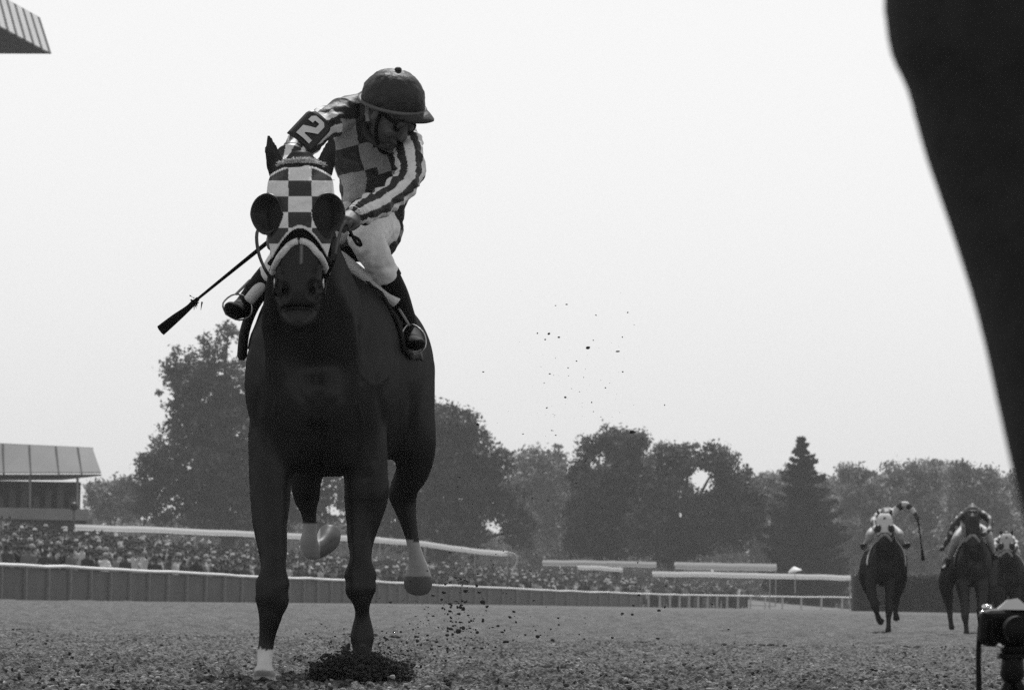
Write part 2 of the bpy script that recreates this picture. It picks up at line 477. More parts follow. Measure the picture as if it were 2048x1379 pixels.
# ------------------------------------------------------------------ trees
def leaf_mat(name, v):
    m = mat(name, v, .55, .5, .45, spec=.35, attr='tone')
    nt = m.node_tree; b = nt.nodes['Principled BSDF']; o_ = nt.nodes['Material Output']
    t, x, ml = nd(nt, 'ShaderNodeBsdfTranslucent'), nd(nt, 'ShaderNodeMixShader'), nd(nt, 'ShaderNodeMath', operation='MULTIPLY')
    ml.inputs[1].default_value = 1.3; nt.links.new(b.inputs['Base Color'].links[0].from_socket, ml.inputs[0]); nt.links.new(ml.outputs[0], t.inputs[0])
    x.inputs[0].default_value = .35; nt.links.new(b.outputs[0], x.inputs[1]); nt.links.new(t.outputs[0], x.inputs[2]); nt.links.new(x.outputs[0], o_.inputs[0])
    return m
LEAF = leaf_mat('leaf', .07); LEAF_HAZED = leaf_mat('leaf_hazed', .16); NEEDLE = leaf_mat('needle', .035)  # far trees' leaves lightened: distance haze put into the colour
BARK = mat('bark', .06, .9, .3, 2, .3)
def leaves(cen, rad, n, size, m, name, parent, holes=(), shell=.55, flat=.8, seed=0):
    """leaf-sized faces spread through overlapping crown lobes, clumped on sprays, with gaps"""
    r = np.random.default_rng(seed)
    cen = np.asarray(cen, float); rad = np.asarray(rad, float)
    w = (rad[:, 0] * rad[:, 2]) ** 1.0; w /= w.sum()
    nc = n // 26
    lob = r.choice(len(cen), nc, p=w)
    d = r.normal(size=(nc, 3)); d /= np.linalg.norm(d, axis=1)[:, None]
    rr = 1 - shell * r.random(nc) ** 1.6
    q_ = r.random(nc) < .16; rr[q_] *= r.uniform(1.0, 1.28, q_.sum())
    sp = cen[lob] + d * rr[:, None] * rad[lob]
    sr = r.uniform(.35, .95, nc) * size * 3.0
    keep = np.ones(nc, bool)
    for c, hr in holes: keep &= ((sp[:, 0] - c[0]) ** 2 + (sp[:, 2] - c[2]) ** 2) > hr ** 2
    sp, sr = sp[keep], sr[keep]
    k = 26
    q = np.repeat(sp, k, 0) + r.normal(size=(len(sp) * k, 3)) * np.repeat(sr, k)[:, None] * [.55, .55, .4]
    m_ = len(q)
    nrm = r.normal(size=(m_, 3)); nrm[:, 2] += .5; nrm /= np.linalg.norm(nrm, axis=1)[:, None]
    t = np.cross(nrm, r.normal(size=(m_, 3))); t /= np.linalg.norm(t, axis=1)[:, None]; b = np.cross(nrm, t)
    sz = size * r.uniform(.5, 1.2, m_)[:, None]
    V = np.stack([q - t * sz * .8, q - b * sz * .4, q + t * sz * .8, q + b * sz * .4 + nrm * sz * .15], 1).reshape(-1, 3)
    F = np.arange(m_ * 4).reshape(-1, 4)
    me = mesh_np(name, V, F); set_tone(me, np.repeat(np.repeat(r.uniform(.3, 1.0, len(sp)) ** 2 * 2.2 + .25, k) * r.uniform(.7, 1.3, m_), 4))
    return link(name, me, m, parent)

def tree(label, lobes, Y, trunk, n, size=.3, m=None, name='broadleaf_tree', group='trees beyond the track', holes=(), seed=0, deep=.8, shell=.55):
    """LOBES: (px, py, r_px, squash); TRUNK: (px, py_base, r_px)"""
    k = FPX / Y
    tb = at(trunk[0], trunk[1], Y); tb[2] = float(base_z(0, Y)) - .1
    o = empty(name, tb); tag(o, label, 'tree', group)
    r = np.random.default_rng(seed + 50)
    cen, rad = [], []
    for L in lobes:
        px, py, rp = L[:3]; sq = L[3] if len(L) > 3 else 1
        c = at(px, py, Y + r.uniform(-.25, .25) * rp / k); cen.append(c); rad.append((rp / k, rp / k * deep, rp / k * sq))
    P = [tube([tb, tb + [0, 0, (cen[0][2] - tb[2]) * .35], (tb + cen[0]) / 2 + [0, 0, (cen[0][2] - tb[2]) * .15], cen[0]], np.array([1.25, .9, .7, .3]) * trunk[2] / k, n=9)]
    for c in cen[1:]:
        st = tb + (cen[0] - tb) * r.uniform(.35, .7)
        P.append(tube([st, (st + c) / 2 + [0, 0, abs(c[2] - st[2]) * .15], c], np.array([.45, .28, .1]) * trunk[2] / k, n=7))
    V, F = join(P); link('trunk', mesh('trunk', V, F, True), BARK, o)
    hs = [(at(hx, hy, Y), hr * 1.45 / k) for hx, hy, hr in holes]
    leaves(cen, rad, n, size, m or LEAF, 'crown', o, hs, seed=seed, shell=shell)
    return o

tree('tallest broadleaf tree, ragged crown rising behind the leading horse', [(410, 830, 75), (372, 740, 42), (430, 705, 36), (345, 738, 22), (456, 664, 20), (390, 780, 60), (360, 830, 38), (440, 760, 60), (400, 910, 95), (330, 930, 50), (470, 880, 90), (520, 800, 90), (560, 900, 110), (450, 990, 100), (350, 1000, 75), (292, 985, 44), (300, 930, 26), (520, 1010, 90), (640, 960, 100)], 470, (455, 1100, 15), 60000, .34, holes=[(408, 800, 8), (462, 712, 9), (474, 810, 5), (474, 868, 7), (388, 912, 7), (385, 935, 6), (438, 745, 5)], seed=1, shell=.75)
tree('broad dark tree right behind the galloping horse\'s hindquarters', [(900, 950, 95), (905, 858, 45), (870, 850, 50), (940, 850, 20), (950, 900, 45), (830, 920, 110), (985, 950, 50), (990, 1010, 60), (1040, 1060, 42), (900, 1040, 90), (780, 1000, 100), (1000, 915, 24)], 480, (880, 1110, 13), 50000, .34, holes=[(845, 985, 8), (897, 968, 6), (890, 995, 5), (868, 925, 7)], seed=2, shell=.75)
tree('paler hazy tree between the two broad dark ones', [(1080, 990, 60), (1060, 930, 32), (1105, 930, 32), (1085, 1060, 70), (1040, 1000, 45), (1130, 1020, 50)], 640, (1080, 1110, 9), 26000, .45, LEAF_HAZED, holes=[(1062, 945, 4)], seed=3, shell=.7)
tree('broad dome-shaped tree, smaller of the touching pair', [(1215, 980, 75), (1185, 900, 28), (1230, 895, 38), (1270, 890, 26), (1165, 955, 35), (1180, 1040, 52), (1260, 950, 50), (1250, 1050, 65), (1155, 1080, 28), (1200, 1095, 40, .6)], 490, (1230, 1140, 9), 40000, .32, holes=[(1203, 913, 10), (1186, 934, 7), (1212, 917, 7), (1260, 972, 5), (1275, 1000, 4)], seed=4, shell=.75)
tree('broad dome-shaped tree, larger of the touching pair, dark trunk showing', [(1380, 1000, 85), (1330, 920, 34), (1380, 915, 30), (1430, 935, 42), (1470, 985, 52), (1495, 1035, 40), (1460, 1060, 45), (1320, 985, 45), (1310, 1060, 60), (1390, 1075, 50, .8), (1340, 1100, 34, .8), (1500, 1000, 28)], 485, (1345, 1175, 14), 46000, .32, holes=[(1400, 960, 20), (1424, 945, 8), (1362, 1030, 10), (1365, 990, 7), (1340, 962, 5), (1390, 915, 6), (1358, 985, 5)], seed=5, shell=.72)
tree('small pale tree half hidden beside the low stand', [(215, 1000, 36), (245, 985, 26), (265, 1005, 32), (195, 985, 20)], 600, (235, 1060, 5), 12000, .4, LEAF_HAZED, seed=6)
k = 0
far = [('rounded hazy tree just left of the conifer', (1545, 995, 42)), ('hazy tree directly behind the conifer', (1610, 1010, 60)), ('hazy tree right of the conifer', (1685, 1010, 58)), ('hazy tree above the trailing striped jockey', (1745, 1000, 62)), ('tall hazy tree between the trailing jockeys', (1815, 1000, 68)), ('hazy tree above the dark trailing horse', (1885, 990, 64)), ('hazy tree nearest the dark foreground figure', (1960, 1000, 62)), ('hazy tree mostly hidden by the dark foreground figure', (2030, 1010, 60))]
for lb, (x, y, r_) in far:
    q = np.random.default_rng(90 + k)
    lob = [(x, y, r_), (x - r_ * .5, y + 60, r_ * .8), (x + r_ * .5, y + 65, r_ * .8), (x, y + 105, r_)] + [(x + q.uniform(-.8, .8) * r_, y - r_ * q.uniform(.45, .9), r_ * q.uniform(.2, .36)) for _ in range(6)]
    tree(lb, lob, 620 + 14 * (k % 3), (x, 1180, 7), 20000, .42, LEAF_HAZED, group='hazy trees at the back', seed=20 + k, shell=.8); k += 1

def conifer(label, px, top, base, hw, Y, n):
    k = FPX / Y; tb = at(px + 14, base, Y); tb[2] = float(base_z(0, Y)) - .1; tp = at(px, top, Y)
    o = empty('conifer', tb); tag(o, label, 'tree', 'trees beyond the track')
    V, F = tube([tb, (tb + tp) / 2, tp], [.3, .2, .03], n=8); link('trunk', mesh('trunk', V, F, True), BARK, o)
    r = np.random.default_rng(5); Q = []; 
    H = tp[2] - tb[2]
    for w in range(30):
        u0_ = .005 + .945 * (w / 29) ** 1.05 + r.normal(0, .006)
        nb = 5 + int(8 * u0_)
        for i in range(nb):
            u = np.clip(u0_ + r.normal(0, .012), 0, 1); z = tp[2] - u * H
            L = hw / k * (.05 + 1.0 * min(u / .6, 1) ** .8) * r.uniform(.6, 1.25) * (1 if r.random() > .12 else 1.3); a = 6.283 * (i + r.random() * .8) / nb
            c0 = tb + (tp - tb) * (1 - u); c0[2] = z
            m_ = int(26 + 95 * L); tt = r.random(m_) ** .6
            droop = -.20 * tt * L + .30 * L * tt ** 3
            wd = .10 + .16 * L * tt * (1 - tt) * 1.6
            q = np.column_stack([c0[0] + math.cos(a) * L * tt, c0[1] + math.sin(a) * L * tt, z + droop]) + r.normal(size=(m_, 3)) * np.stack([wd, wd, wd * .5], 1)
            Q.append(q)
    q = np.concatenate(Q); m_ = len(q)
    nrm = r.normal(size=(m_, 3)); nrm /= np.linalg.norm(nrm, axis=1)[:, None]
    t = np.cross(nrm, r.normal(size=(m_, 3))); t /= np.linalg.norm(t, axis=1)[:, None]; b = np.cross(nrm, t)
    sz = .26 * r.uniform(.6, 1.2, m_)[:, None]
    V = np.stack([q - t * sz, q - b * sz * .3, q + t * sz, q + b * sz * .3], 1).reshape(-1, 3)
    me = mesh_np('crown', V, np.arange(m_ * 4).reshape(-1, 4)); set_tone(me, np.repeat(r.uniform(.5, 1.5, m_), 4)); link('crown', me, NEEDLE, o)
conifer('dark pointed conifer standing alone right of the domed trees', 1603, 876, 1165, 74, 480, 0)

# far woods behind everything: one hazy mass
r = np.random.default_rng(77); m_ = 90000; Yw = 735.0
px_ = r.uniform(-160, 2260, m_); 
topw = 1050 - 22 * vnoise(np.column_stack([px_ * 0 + 1, px_]), .012, 70) - 14 * vnoise(np.column_stack([px_ * 0 + 2, px_]), .045, 71)
topw += np.where(px_ < 620, -22, 0)
u_ = r.random(m_) ** .8
q = np.array([at(a, 1225 - (1225 - t) * b, Yw) for a, t, b in zip(px_, topw, u_)]); q[:, 1] += r.uniform(0, 14, m_)
nrm = r.normal(size=(m_, 3)); nrm /= np.linalg.norm(nrm, axis=1)[:, None]
t = np.cross(nrm, r.normal(size=(m_, 3))); t /= np.linalg.norm(t, axis=1)[:, None]; b = np.cross(nrm, t); sz = .55 * r.uniform(.6, 1.2, m_)[:, None]
V = np.stack([q - t * sz, q - b * sz * .5, q + t * sz, q + b * sz * .5], 1).reshape(-1, 3)
me = mesh_np('woods', V, np.arange(m_ * 4).reshape(-1, 4)); set_tone(me, np.repeat(r.uniform(.5, 1.5, m_), 4))
tag(link('woods', me, LEAF_HAZED), 'low hazy woods closing the view behind the trees', 'woods', kind='stuff')

# ------------------------------------------------------------------ stands and canopies
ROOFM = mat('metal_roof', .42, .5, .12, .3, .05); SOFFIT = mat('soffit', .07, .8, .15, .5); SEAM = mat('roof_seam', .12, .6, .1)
STANDW = mat('stand_wall', .045, .8, .3, .4); PARAP = mat('parapet', .22, .8, .2, .6)
def quadbox(name, pts, th, m, parent):
    """thick slab from 4 world points (extruded along its normal)"""
    p = np.array(pts, float); nn = np.cross(p[1] - p[0], p[3] - p[0]); nn /= np.linalg.norm(nn)
    V = np.vstack([p, p + nn * th])
    return link(name, mesh(name, V, [(3, 2, 1, 0), (4, 5, 6, 7), (0, 1, 5, 4), (1, 2, 6, 5), (2, 3, 7, 6), (3, 0, 4, 7)]), m, parent)
# far low stand
Y = 330.0; k = FPX / Y
g = empty('grandstand', at(60, 1120, Y)); tag(g, 'low far grandstand with a pale panelled roof edge behind the crowd', 'grandstand')
A = [at(x, 946, Y) for x in (-260, -190, -120, -52, 8, 62, 118, 164, 203)]
B = [at(x, y, Y + 1.6) for x, y in ((-255, 877), (-186, 880), (-118, 884), (-52, 887), 
     (6, 889), (59, 891.5), (112, 894), (156, 896), (186, 898))]
for i in range(8): 
    e = (A[i + 1] - A[i]) * .02
    quadbox('roof_panel', [A[i] + e, A[i + 1] - e, B[i + 1] - e, B[i] + e], .12, ROOFM, g)
    if i: link('roof_seam', mesh('roof_seam', *tube([A[i] + [0, -.12, -.02], B[i] + [0, -.12, .05]], .07, n=6)), SEAM, g)
back = np.array([-4, 18.0, -1.2])
quadbox('roof_deck', [B[0] + [0, .15, -.02], B[-1] + [0, .15, -.02], B[-1] + back, B[0] + back], .15, ROOFM, g)
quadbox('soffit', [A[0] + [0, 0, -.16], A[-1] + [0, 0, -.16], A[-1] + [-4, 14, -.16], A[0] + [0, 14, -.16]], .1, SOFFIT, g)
x0 = A[0][0]; gz = at(100, 1120, Y)[2]
def box_o(name, lo, hi, m, parent):
    lo, hi = np.array(lo, float), np.array(hi, float); return link(name, mesh(name, *boxvf((lo + hi) / 2, hi - lo)), m, parent)
pz = at(155, 1034, Y)[2]; pt = at(155, 1017, Y)[2]; sz_ = A[0][2] - .2
box_o('back_wall', (x0, Y + 6, gz), (at(160, 1000, Y + 6)[0], Y + 6.3, sz_), STANDW, g)
for i in range(7):
    xx = at(-5 + 24 * i, 1000, Y + 5.9)[0]; box_o('seat_bay', (xx, Y + 5.6, pt), (xx + .45, Y + 5.95, pt + .9 + .5 * ((i * 7) % 3)), SEAM, g)
box_o('parapet', (x0, Y, pz - .2), (at(176, 1030, Y)[0], Y + .3, pt), PARAP, g)
box_o('stand_base', (x0, Y + .35, gz - 2), (at(172, 1030, Y)[0], Y + 5.5, pz), STANDW, g)
for x in (155, 60, -40, -140): link('column', mesh('column', *tube([at(x, 1025, Y + .8), at(x, 951, Y + .8)], .09, n=8)), PARAP, g)
# nearer, higher stand whose roof corner juts into the sky
Y = 250.0; k = FPX / Y
g = empty('grandstand', at(-420, 1190, Y)); tag(g, 'tall grandstand whose ribbed roof corner juts into the sky at the upper corner', 'grandstand')
tip = at(101, 110, Y); low0 = at(-330, 107, Y + 0)               # soffit front edge
inn = at(-330, -52 , Y + 26)
# ribbed fascia: lower edge runs back from the tip, upper edge inset
f0, f1 = at(99, 108, Y), at(-330, -120, 206.5)
u0, u1 = at(76, 36, Y + 1.0), at(-330, -190, 208.5)
nr = 22
FASC = mat('fascia_paint', .72, .5, .08, .5)
for i in range(nr):
    a, b = i / nr, (i + 1) / nr
    L = lambda s_: f0 + (f1 - f0) * s_
    U = lambda s_: u0 + (u1 - u0) * s_
    g0 = a + (b - a) * .36
    quadbox('fascia_panel', [L(b), L(g0), U(g0), U(b)], .1, FASC, g)
    quadbox('fascia_groove', [L(g0) + [0, .16, 0], L(a) + [0, .16, 0], U(a) + [0, .16, 0], U(g0) + [0, .16, 0]], .1, SEAM, g)
V = [f0, low0, at(-330, 107, Y + 30), f1]
V = np.array(V); V2 = V + [0, 0, .1]
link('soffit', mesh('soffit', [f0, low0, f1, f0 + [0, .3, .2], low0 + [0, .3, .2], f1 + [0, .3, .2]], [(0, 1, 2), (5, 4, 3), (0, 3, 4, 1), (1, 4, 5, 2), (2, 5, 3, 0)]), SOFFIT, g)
link('roof_deck', mesh('roof_deck', [u0, u1, low0 + [0, 1, 1.6], u0 + [0, .5, -.3], u1 + [0, .5, -.3], low0 + [0, 1.5, 1.3]], [(0, 1, 2), (5, 4, 3), (0, 3, 4, 1), (1, 4, 5, 2), (2, 5, 3, 0)]), ROOFM, g)
for x in (-250, -320): link('column', mesh('column', *tube([at(x, 1195, Y + 4), at(x, 80, Y + 4)], .35, n=10)), PARAP, g)
box_o('seating_tier', (at(-330, 0, Y)[0], Y + 3, 0), (at(-290, 0, Y)[0], Y + 30, 12), STANDW, g)

def canvas_mat(name, v):
    m = bpy.data.materials.new(name); m.use_nodes = True; nt = m.node_tree; nt.nodes.clear()
    nz = nd(nt, 'ShaderNodeTexNoise'); nz.inputs['Scale'].default_value = .6
    mr = nd(nt, 'ShaderNodeMapRange'); mr.inputs[3].default_value = v * .85; mr.inputs[4].default_value = v * 1.1; nt.links.new(nz.outputs['Fac'], mr.inputs[0])
    d, t, x, o_ = nd(nt, 'ShaderNodeBsdfDiffuse'), nd(nt, 'ShaderNodeBsdfTranslucent'), nd(nt, 'ShaderNodeMixShader'), nd(nt, 'ShaderNodeOutputMaterial')
    nt.links.new(mr.outputs[0], d.inputs[0]); nt.links.new(mr.outputs[0], t.inputs[0]); x.inputs[0].default_value = .6
    nt.links.new(d.outputs[0], x.inputs[1]); nt.links.new(t.outputs[0], x.inputs[2]); nt.links.new(x.outputs[0], o_.inputs[0]); return m
CANVAS, CANVAS_GREY = canvas_mat('white_canvas', .88), canvas_mat('grey_canvas', .6)
def canopy(label, top, Y0, Y1, th, depth, m, zpost=True, hook=False):
    """long low canopy roof on thin posts; TOP: px polyline of its upper edge"""
    n_ = len(top); Ys = np.linspace(Y0, Y1, n_)
    P = np.array([at(x, y + th / 2, yy) for (x, y), yy in zip(top, Ys)])
    o = empty('canopy', (P[0][0], P[0][1], float(base_z(0, Y0)))); tag(o, label, 'canopy')
    k = FPX / Y0
    Q = cat_rom(P, 4); V = []; F = []; na_ = 13; h_ = th / k
    for i, c in enumerate(Q):
        e = min(i, len(Q) - 1 - i); e_ = 1
        for j in range(na_):
            a = math.pi * j / (na_ - 1); V.append(c + np.array([0, -math.cos(a) * depth, (math.sin(a) ** .7 - .5) * h_ * e_ + .02 * math.sin(i * 2.1 + 1.3 * math.sin(i * .7))]))
    for i in range(len(Q) - 1):
        for j in range(na_ - 1): F.append((i * na_ + j, (i + 1) * na_ + j, (i + 1) * na_ + j + 1, i * na_ + j + 1))
    link('roof', mesh('roof', V, F, True), m, o)
    L = np.linalg.norm(P[-1] - P[0]); npst = max(2, int(L / 11))
    for i in range(npst + 1):
        u = i / npst * (n_ - 1); j = min(int(u), n_ - 2); q = P[j] + (P[j + 1] - P[j]) * (u - j)
        link('post', mesh('post', *tube([(q[0], q[1], float(base_z(0, q[1])) - .3), q], .05, n=6)), POSTM, o)
    return o
canopy('long white canopy edge above the heads of the crowd on the far left', [(150, 1048), (330, 1054), (510, 1062), (690, 1070), (760, 1073)], 300, 330, 11, 1.2, CANVAS)
canopy('white canopy sloping down to a rounded end behind the hind leg', [(745, 1073), (850, 1082), (950, 1096), (1015, 1101)], 300, 340, 11, .8, CANVAS)
p = [at(x, y, 338) for x, y in ((985, 1105), (1015, 1104), (1030, 1108), (1034, 1120), (1028, 1136), (1022, 1150), (1022, 1185))]
o = link('arched_pipe', mesh('arched_pipe', *tube(p, .055, n=8)  , smooth=True), WHITE_OLD)
tag(o, 'thin white pipe arching down at the end of the sloping canopy', 'pipe')
canopy('grey tent roof seen just left of the domed tree trunk', [(1085, 1119), (1180, 1120), (1240, 1121), (1312, 1123)], 420, 424, 11, 1.4, CANVAS_GREY)
canopy('short white canopy below the grey tent roof, left of the trunk', [(1155, 1130), (1200, 1131), (1245, 1135)], 400, 402, 8, .8, CANVAS)
canopy('long grey tent roof behind the tree trunk and conifer', [(1350, 1123), (1430, 1125), (1500, 1126), (1552, 1127)], 424, 430, 14, 1.4, CANVAS_GREY)
canopy('long white canopy on thin posts above the open rail', [(1305, 1142), (1420, 1143), (1540, 1146), (1640, 1148), (1700, 1150)], 405, 415, 10, 1.0, CANVAS)
o = link('parasol', mesh('parasol', *tube([at(1590, 1143, 404), at(1589, 1139, 404), at(1588, 1133, 404)], [.62, .5, .12], n=9, sub=2, cap=(.05, .3)), smooth=True), mat('bright_cloth', .85, .6, .03))
tag(o, 'tiny bright white parasol top above the long white canopy', 'parasol')
link('pole', mesh('pole', *tube([at(1590, 1142, 404), at(1590, 1185, 404)], .03, n=6)), WHITE_OLD, o)
# loudspeaker mast in the crowd
b0 = at(148, 1090, 262)
o = empty('loudspeaker_mast', b0); tag(o, 'dark round loudspeaker on a short mast rising from the crowd', 'loudspeaker')
link('pole', mesh('pole', *tube([b0, at(148, 1012, 262)], .05, n=6)), SEAM, o)
link('speaker', mesh('speaker', *join([ell(at(147, 1012, 262), (.22, .2, .18)), tube([at(147, 1012, 262), at(147, 1012, 262) + [.05, -.3, 0]], [.12, .24], n=10)]), smooth=True), mat('black_plastic', .02, .5), o)

# clipped hedge behind the trailing horses
Yh = 300.0
def hedge(label, x0, x1, top, bot, seed):
    a, b = at(x0, bot, Yh), at(x1, bot, Yh); zt = at((x0 + x1) / 2, top, Yh)[2]; zb = a[2] - .6
    o = empty('hedge', ((a[0] + b[0]) / 2, Yh, zb)); tag(o, label, 'hedge')
    V, F = boxvf(((a[0] + b[0]) / 2, Yh + .9, (zb + zt - .1) / 2), (b[0] - a[0], 1.5, zt - .1 - zb)); me = mesh('core', V, F); set_tone(me, np.full(8, .8)); link('core', me, NEEDLE, o)
    r = np.random.default_rng(seed); m_ = 16000
    q = np.column_stack([r.uniform(a[0], b[0], m_), Yh + r.uniform(0, 1.8, m_), zb + (zt - zb) * r.random(m_)])
    side = r.random(m_); q[side < .55, 1] = Yh + .1 * r.normal(size=(side < .55).sum()); tt = side > .75; q[tt, 2] = zt + .06 * r.normal(size=tt.sum())
    nrm = r.normal(size=(m_, 3)); nrm /= np.linalg.norm(nrm, axis=1)[:, None]
    t = np.cross(nrm, r.normal(size=(m_, 3))); t /= np.linalg.norm(t, axis=1)[:, None]; bb = np.cross(nrm, t); s_ = .09
    V = np.stack([q - t * s_, q - bb * s_ * .5, q + t * s_, q + bb * s_ * .5], 1).reshape(-1, 3)
    me = mesh_np('foliage', V, np.arange(m_ * 4).reshape(-1, 4)); set_tone(me, np.repeat(r.uniform(.4, 1.3, m_), 4)); link('foliage', me, LEAF, o)
hedge('dark clipped hedge running behind the trailing horses', 1706, 2110, 1152, 1222, 3)
# ------------------------------------------------------------------ horses
def coat_mat(name, v, rough=.42, gloss=.026):
    m = bpy.data.materials.new(name); m.use_nodes = True; nt = m.node_tree; b = nt.nodes['Principled BSDF']
    tc = nd(nt, 'ShaderNodeTexCoord')
    n1 = nd(nt, 'ShaderNodeTexNoise'); n1.inputs['Scale'].default_value = 5; n1.inputs['Detail'].default_value = 4
    mp = nd(nt, 'ShaderNodeMapping'); mp.inputs['Scale'].default_value = (260, 260, 40)
    n2 = nd(nt, 'ShaderNodeTexNoise'); n2.inputs['Scale'].default_value = 1; n2.inputs['Detail'].default_value = 3
    nt.links.new(tc.outputs['Object'], n1.inputs['Vector']); nt.links.new(tc.outputs['Object'], mp.inputs[0]); nt.links.new(mp.outputs[0], n2.inputs['Vector'])
    mr = nd(nt, 'ShaderNodeMapRange'); mr.inputs[1].default_value = .3; mr.inputs[2].default_value = .7; mr.inputs[3].default_value = .8 * v; mr.inputs[4].default_value = 1.25 * v
    nt.links.new(n1.outputs['Fac'], mr.inputs[0])
    a = nd(nt, 'ShaderNodeAttribute', attribute_name='tone'); mm = nd(nt, 'ShaderNodeMath', operation='MULTIPLY')
    nt.links.new(mr.outputs[0], mm.inputs[0]); nt.links.new(a.outputs['Fac'], mm.inputs[1]); nt.links.new(mm.outputs[0], b.inputs['Base Color'])
    # hair: a matt body colour under an even satin gloss
    bp = nd(nt, 'ShaderNodeBump'); bp.inputs['Strength'].default_value = .15; bp.inputs['Distance'].default_value = .003
    nt.links.new(n2.outputs['Fac'], bp.inputs['Height'])
    d, g, x = nd(nt, 'ShaderNodeBsdfDiffuse'), nd(nt, 'ShaderNodeBsdfGlossy'), nd(nt, 'ShaderNodeMixShader')
    r2 = nd(nt, 'ShaderNodeMapRange'); r2.inputs[3].default_value = rough - .08; r2.inputs[4].default_value = rough + .1
    nt.links.new(n1.outputs['Fac'], r2.inputs[0]); nt.links.new(r2.outputs[0], g.inputs['Roughness'])
    nt.links.new(mm.outputs[0], d.inputs['Color']); g.inputs['Color'].default_value = (.9, .9, .9, 1); x.inputs[0].default_value = gloss
    for q in (d, g): nt.links.new(bp.outputs[0], q.inputs['Normal'])
    nt.links.new(d.outputs[0], x.inputs[1]); nt.links.new(g.outputs[0], x.inputs[2]); nt.nodes.remove(b); nt.links.new(x.outputs[0], nt.nodes['Material Output'].inputs[0])
    return m
COAT = coat_mat('dark_coat', .016, .40); COAT2 = coat_mat('brown_coat', .014, .45, .016)

TORSO = [(640, 800, -.13, .10, .13), (640, 795, -.07, .20, .24), (639, 785, .06, .285, .34), (642, 765, .25, .325, .41), (652, 745, .5, .325, .44), (665, 755, .8, .335, .43),
         (684, 760, 1.1, .34, .42), (708, 757, 1.4, .335, .39), (730, 745, 1.65, .318, .365), (744, 740, 1.85, .28, .33), (752, 745, 2.0, .21, .25), (755, 750, 2.1, .1, .14)]
NECK = [(655, 800, .62, .20, .24), (650, 735, .32, .225, .27), (640, 640, .02, .185, .27), (624, 540, -.22, .135, .22), (608, 440, -.44, .108, .165), (600, 365, -.54, .09, .13), (600, 335, -.56, .07, .1)]
HEAD = [(601, 320, 32, .05, -.615), (601, 337, 50, .09, -.62), (601, 365, 60, .12, -.63), (601, 400, 64, .135, -.645), (601, 432, 65, .145, -.66), (600, 470, 60, .14, -.68),
        (599, 505, 52, .12, -.70), (598, 540, 47, .10, -.72), (597, 572, 47, .088, -.74), (597, 598, 46, .08, -.745), (597, 622, 41, .065, -.74), (597, 640, 35, .05, -.73), (597, 653, 24, .03, -.72)]
LEGS = dict(
 rf=[(548, 860, .16, .115, .15), (541, 950, .10, .094, .115), (541, 1030, .03, .077, .088), (545, 1095, -.03, .061, .066), (546, 1122, -.05, .054, .06), (546, 1142, -.08, .055, .058), (545, 1165, -.10, .073, .064), (544, 1182, -.105, .068, .062), (544, 1202, -.10, .072, .06), (541, 1222, -.10, .053, .05),
     (540, 1232, -.10, .047, .046), (535, 1265, -.09, .036, .042), (532, 1292, -.09, .034, .042), (531, 1310, -.10, .036, .044), (530, 1330, -.14, .034, .038), (528, 1345, -.18, .043, .05), (527, 1360, -.22, .051, .065)],
 lf=[(722, 860, .16, .115, .15), (734, 950, .15, .095, .115), (731, 1010, .15, .087, .095), (721, 1080, .12, .056, .066), (720, 1108, .1, .046, .055), (720, 1126, .09, .05, .055), (720, 1148, .08, .069, .062), (721, 1164, .075, .064, .06), (721, 1181, .07, .068, .06),
     (723, 1203, .07, .042, .046), (724, 1225, .09, .033, .042), (724, 1250, .10, .045, .046), (724, 1275, .10, .053, .052), (724, 1300, .09, .043, .046), (723, 1325, .07, .05, .052), (721, 1347, .05, .057, .06)],
 lh=[(785, 740, 1.5, .20, .24), (812, 830, 1.35, .135, .20), (828, 888, 1.35, .103, .16), (827, 932, 1.45, .08, .115), (812, 965, 1.55, .064, .088), (806, 990, 1.6, .066, .082), (811, 1018, 1.6, .05, .062),
     (820, 1055, 1.6, .035, .046), (826, 1085, 1.6, .03, .042), (833, 1118, 1.62, .038, .046), (836, 1142, 1.66, .054, .052), (836, 1165, 1.70, .066, .056), (835, 1182, 1.72, .053, .046)],
 rh=[(660, 800, 1.5, .2, .24), (630, 880, 1.3, .11, .15), (615, 940, 1.4, .077, .1), (612, 970, 1.55, .069, .08), (614, 1000, 1.6, .057, .06), (618, 1025, 1.62, .036, .046), (620, 1058, 1.63, .032, .041),
     (618, 1083, 1.64, .041, .045), (624, 1100, 1.68, .046, .044), (642, 1094, 1.74, .045, .045), (655, 1080, 1.8, .056, .052), (660, 1062, 1.85, .052, .048)])
CHEST = [(604, 850, .05, .125, .10, .19), (678, 850, .05, .125, .10, .19), (530, 765, .12, .085, .13, .23)]

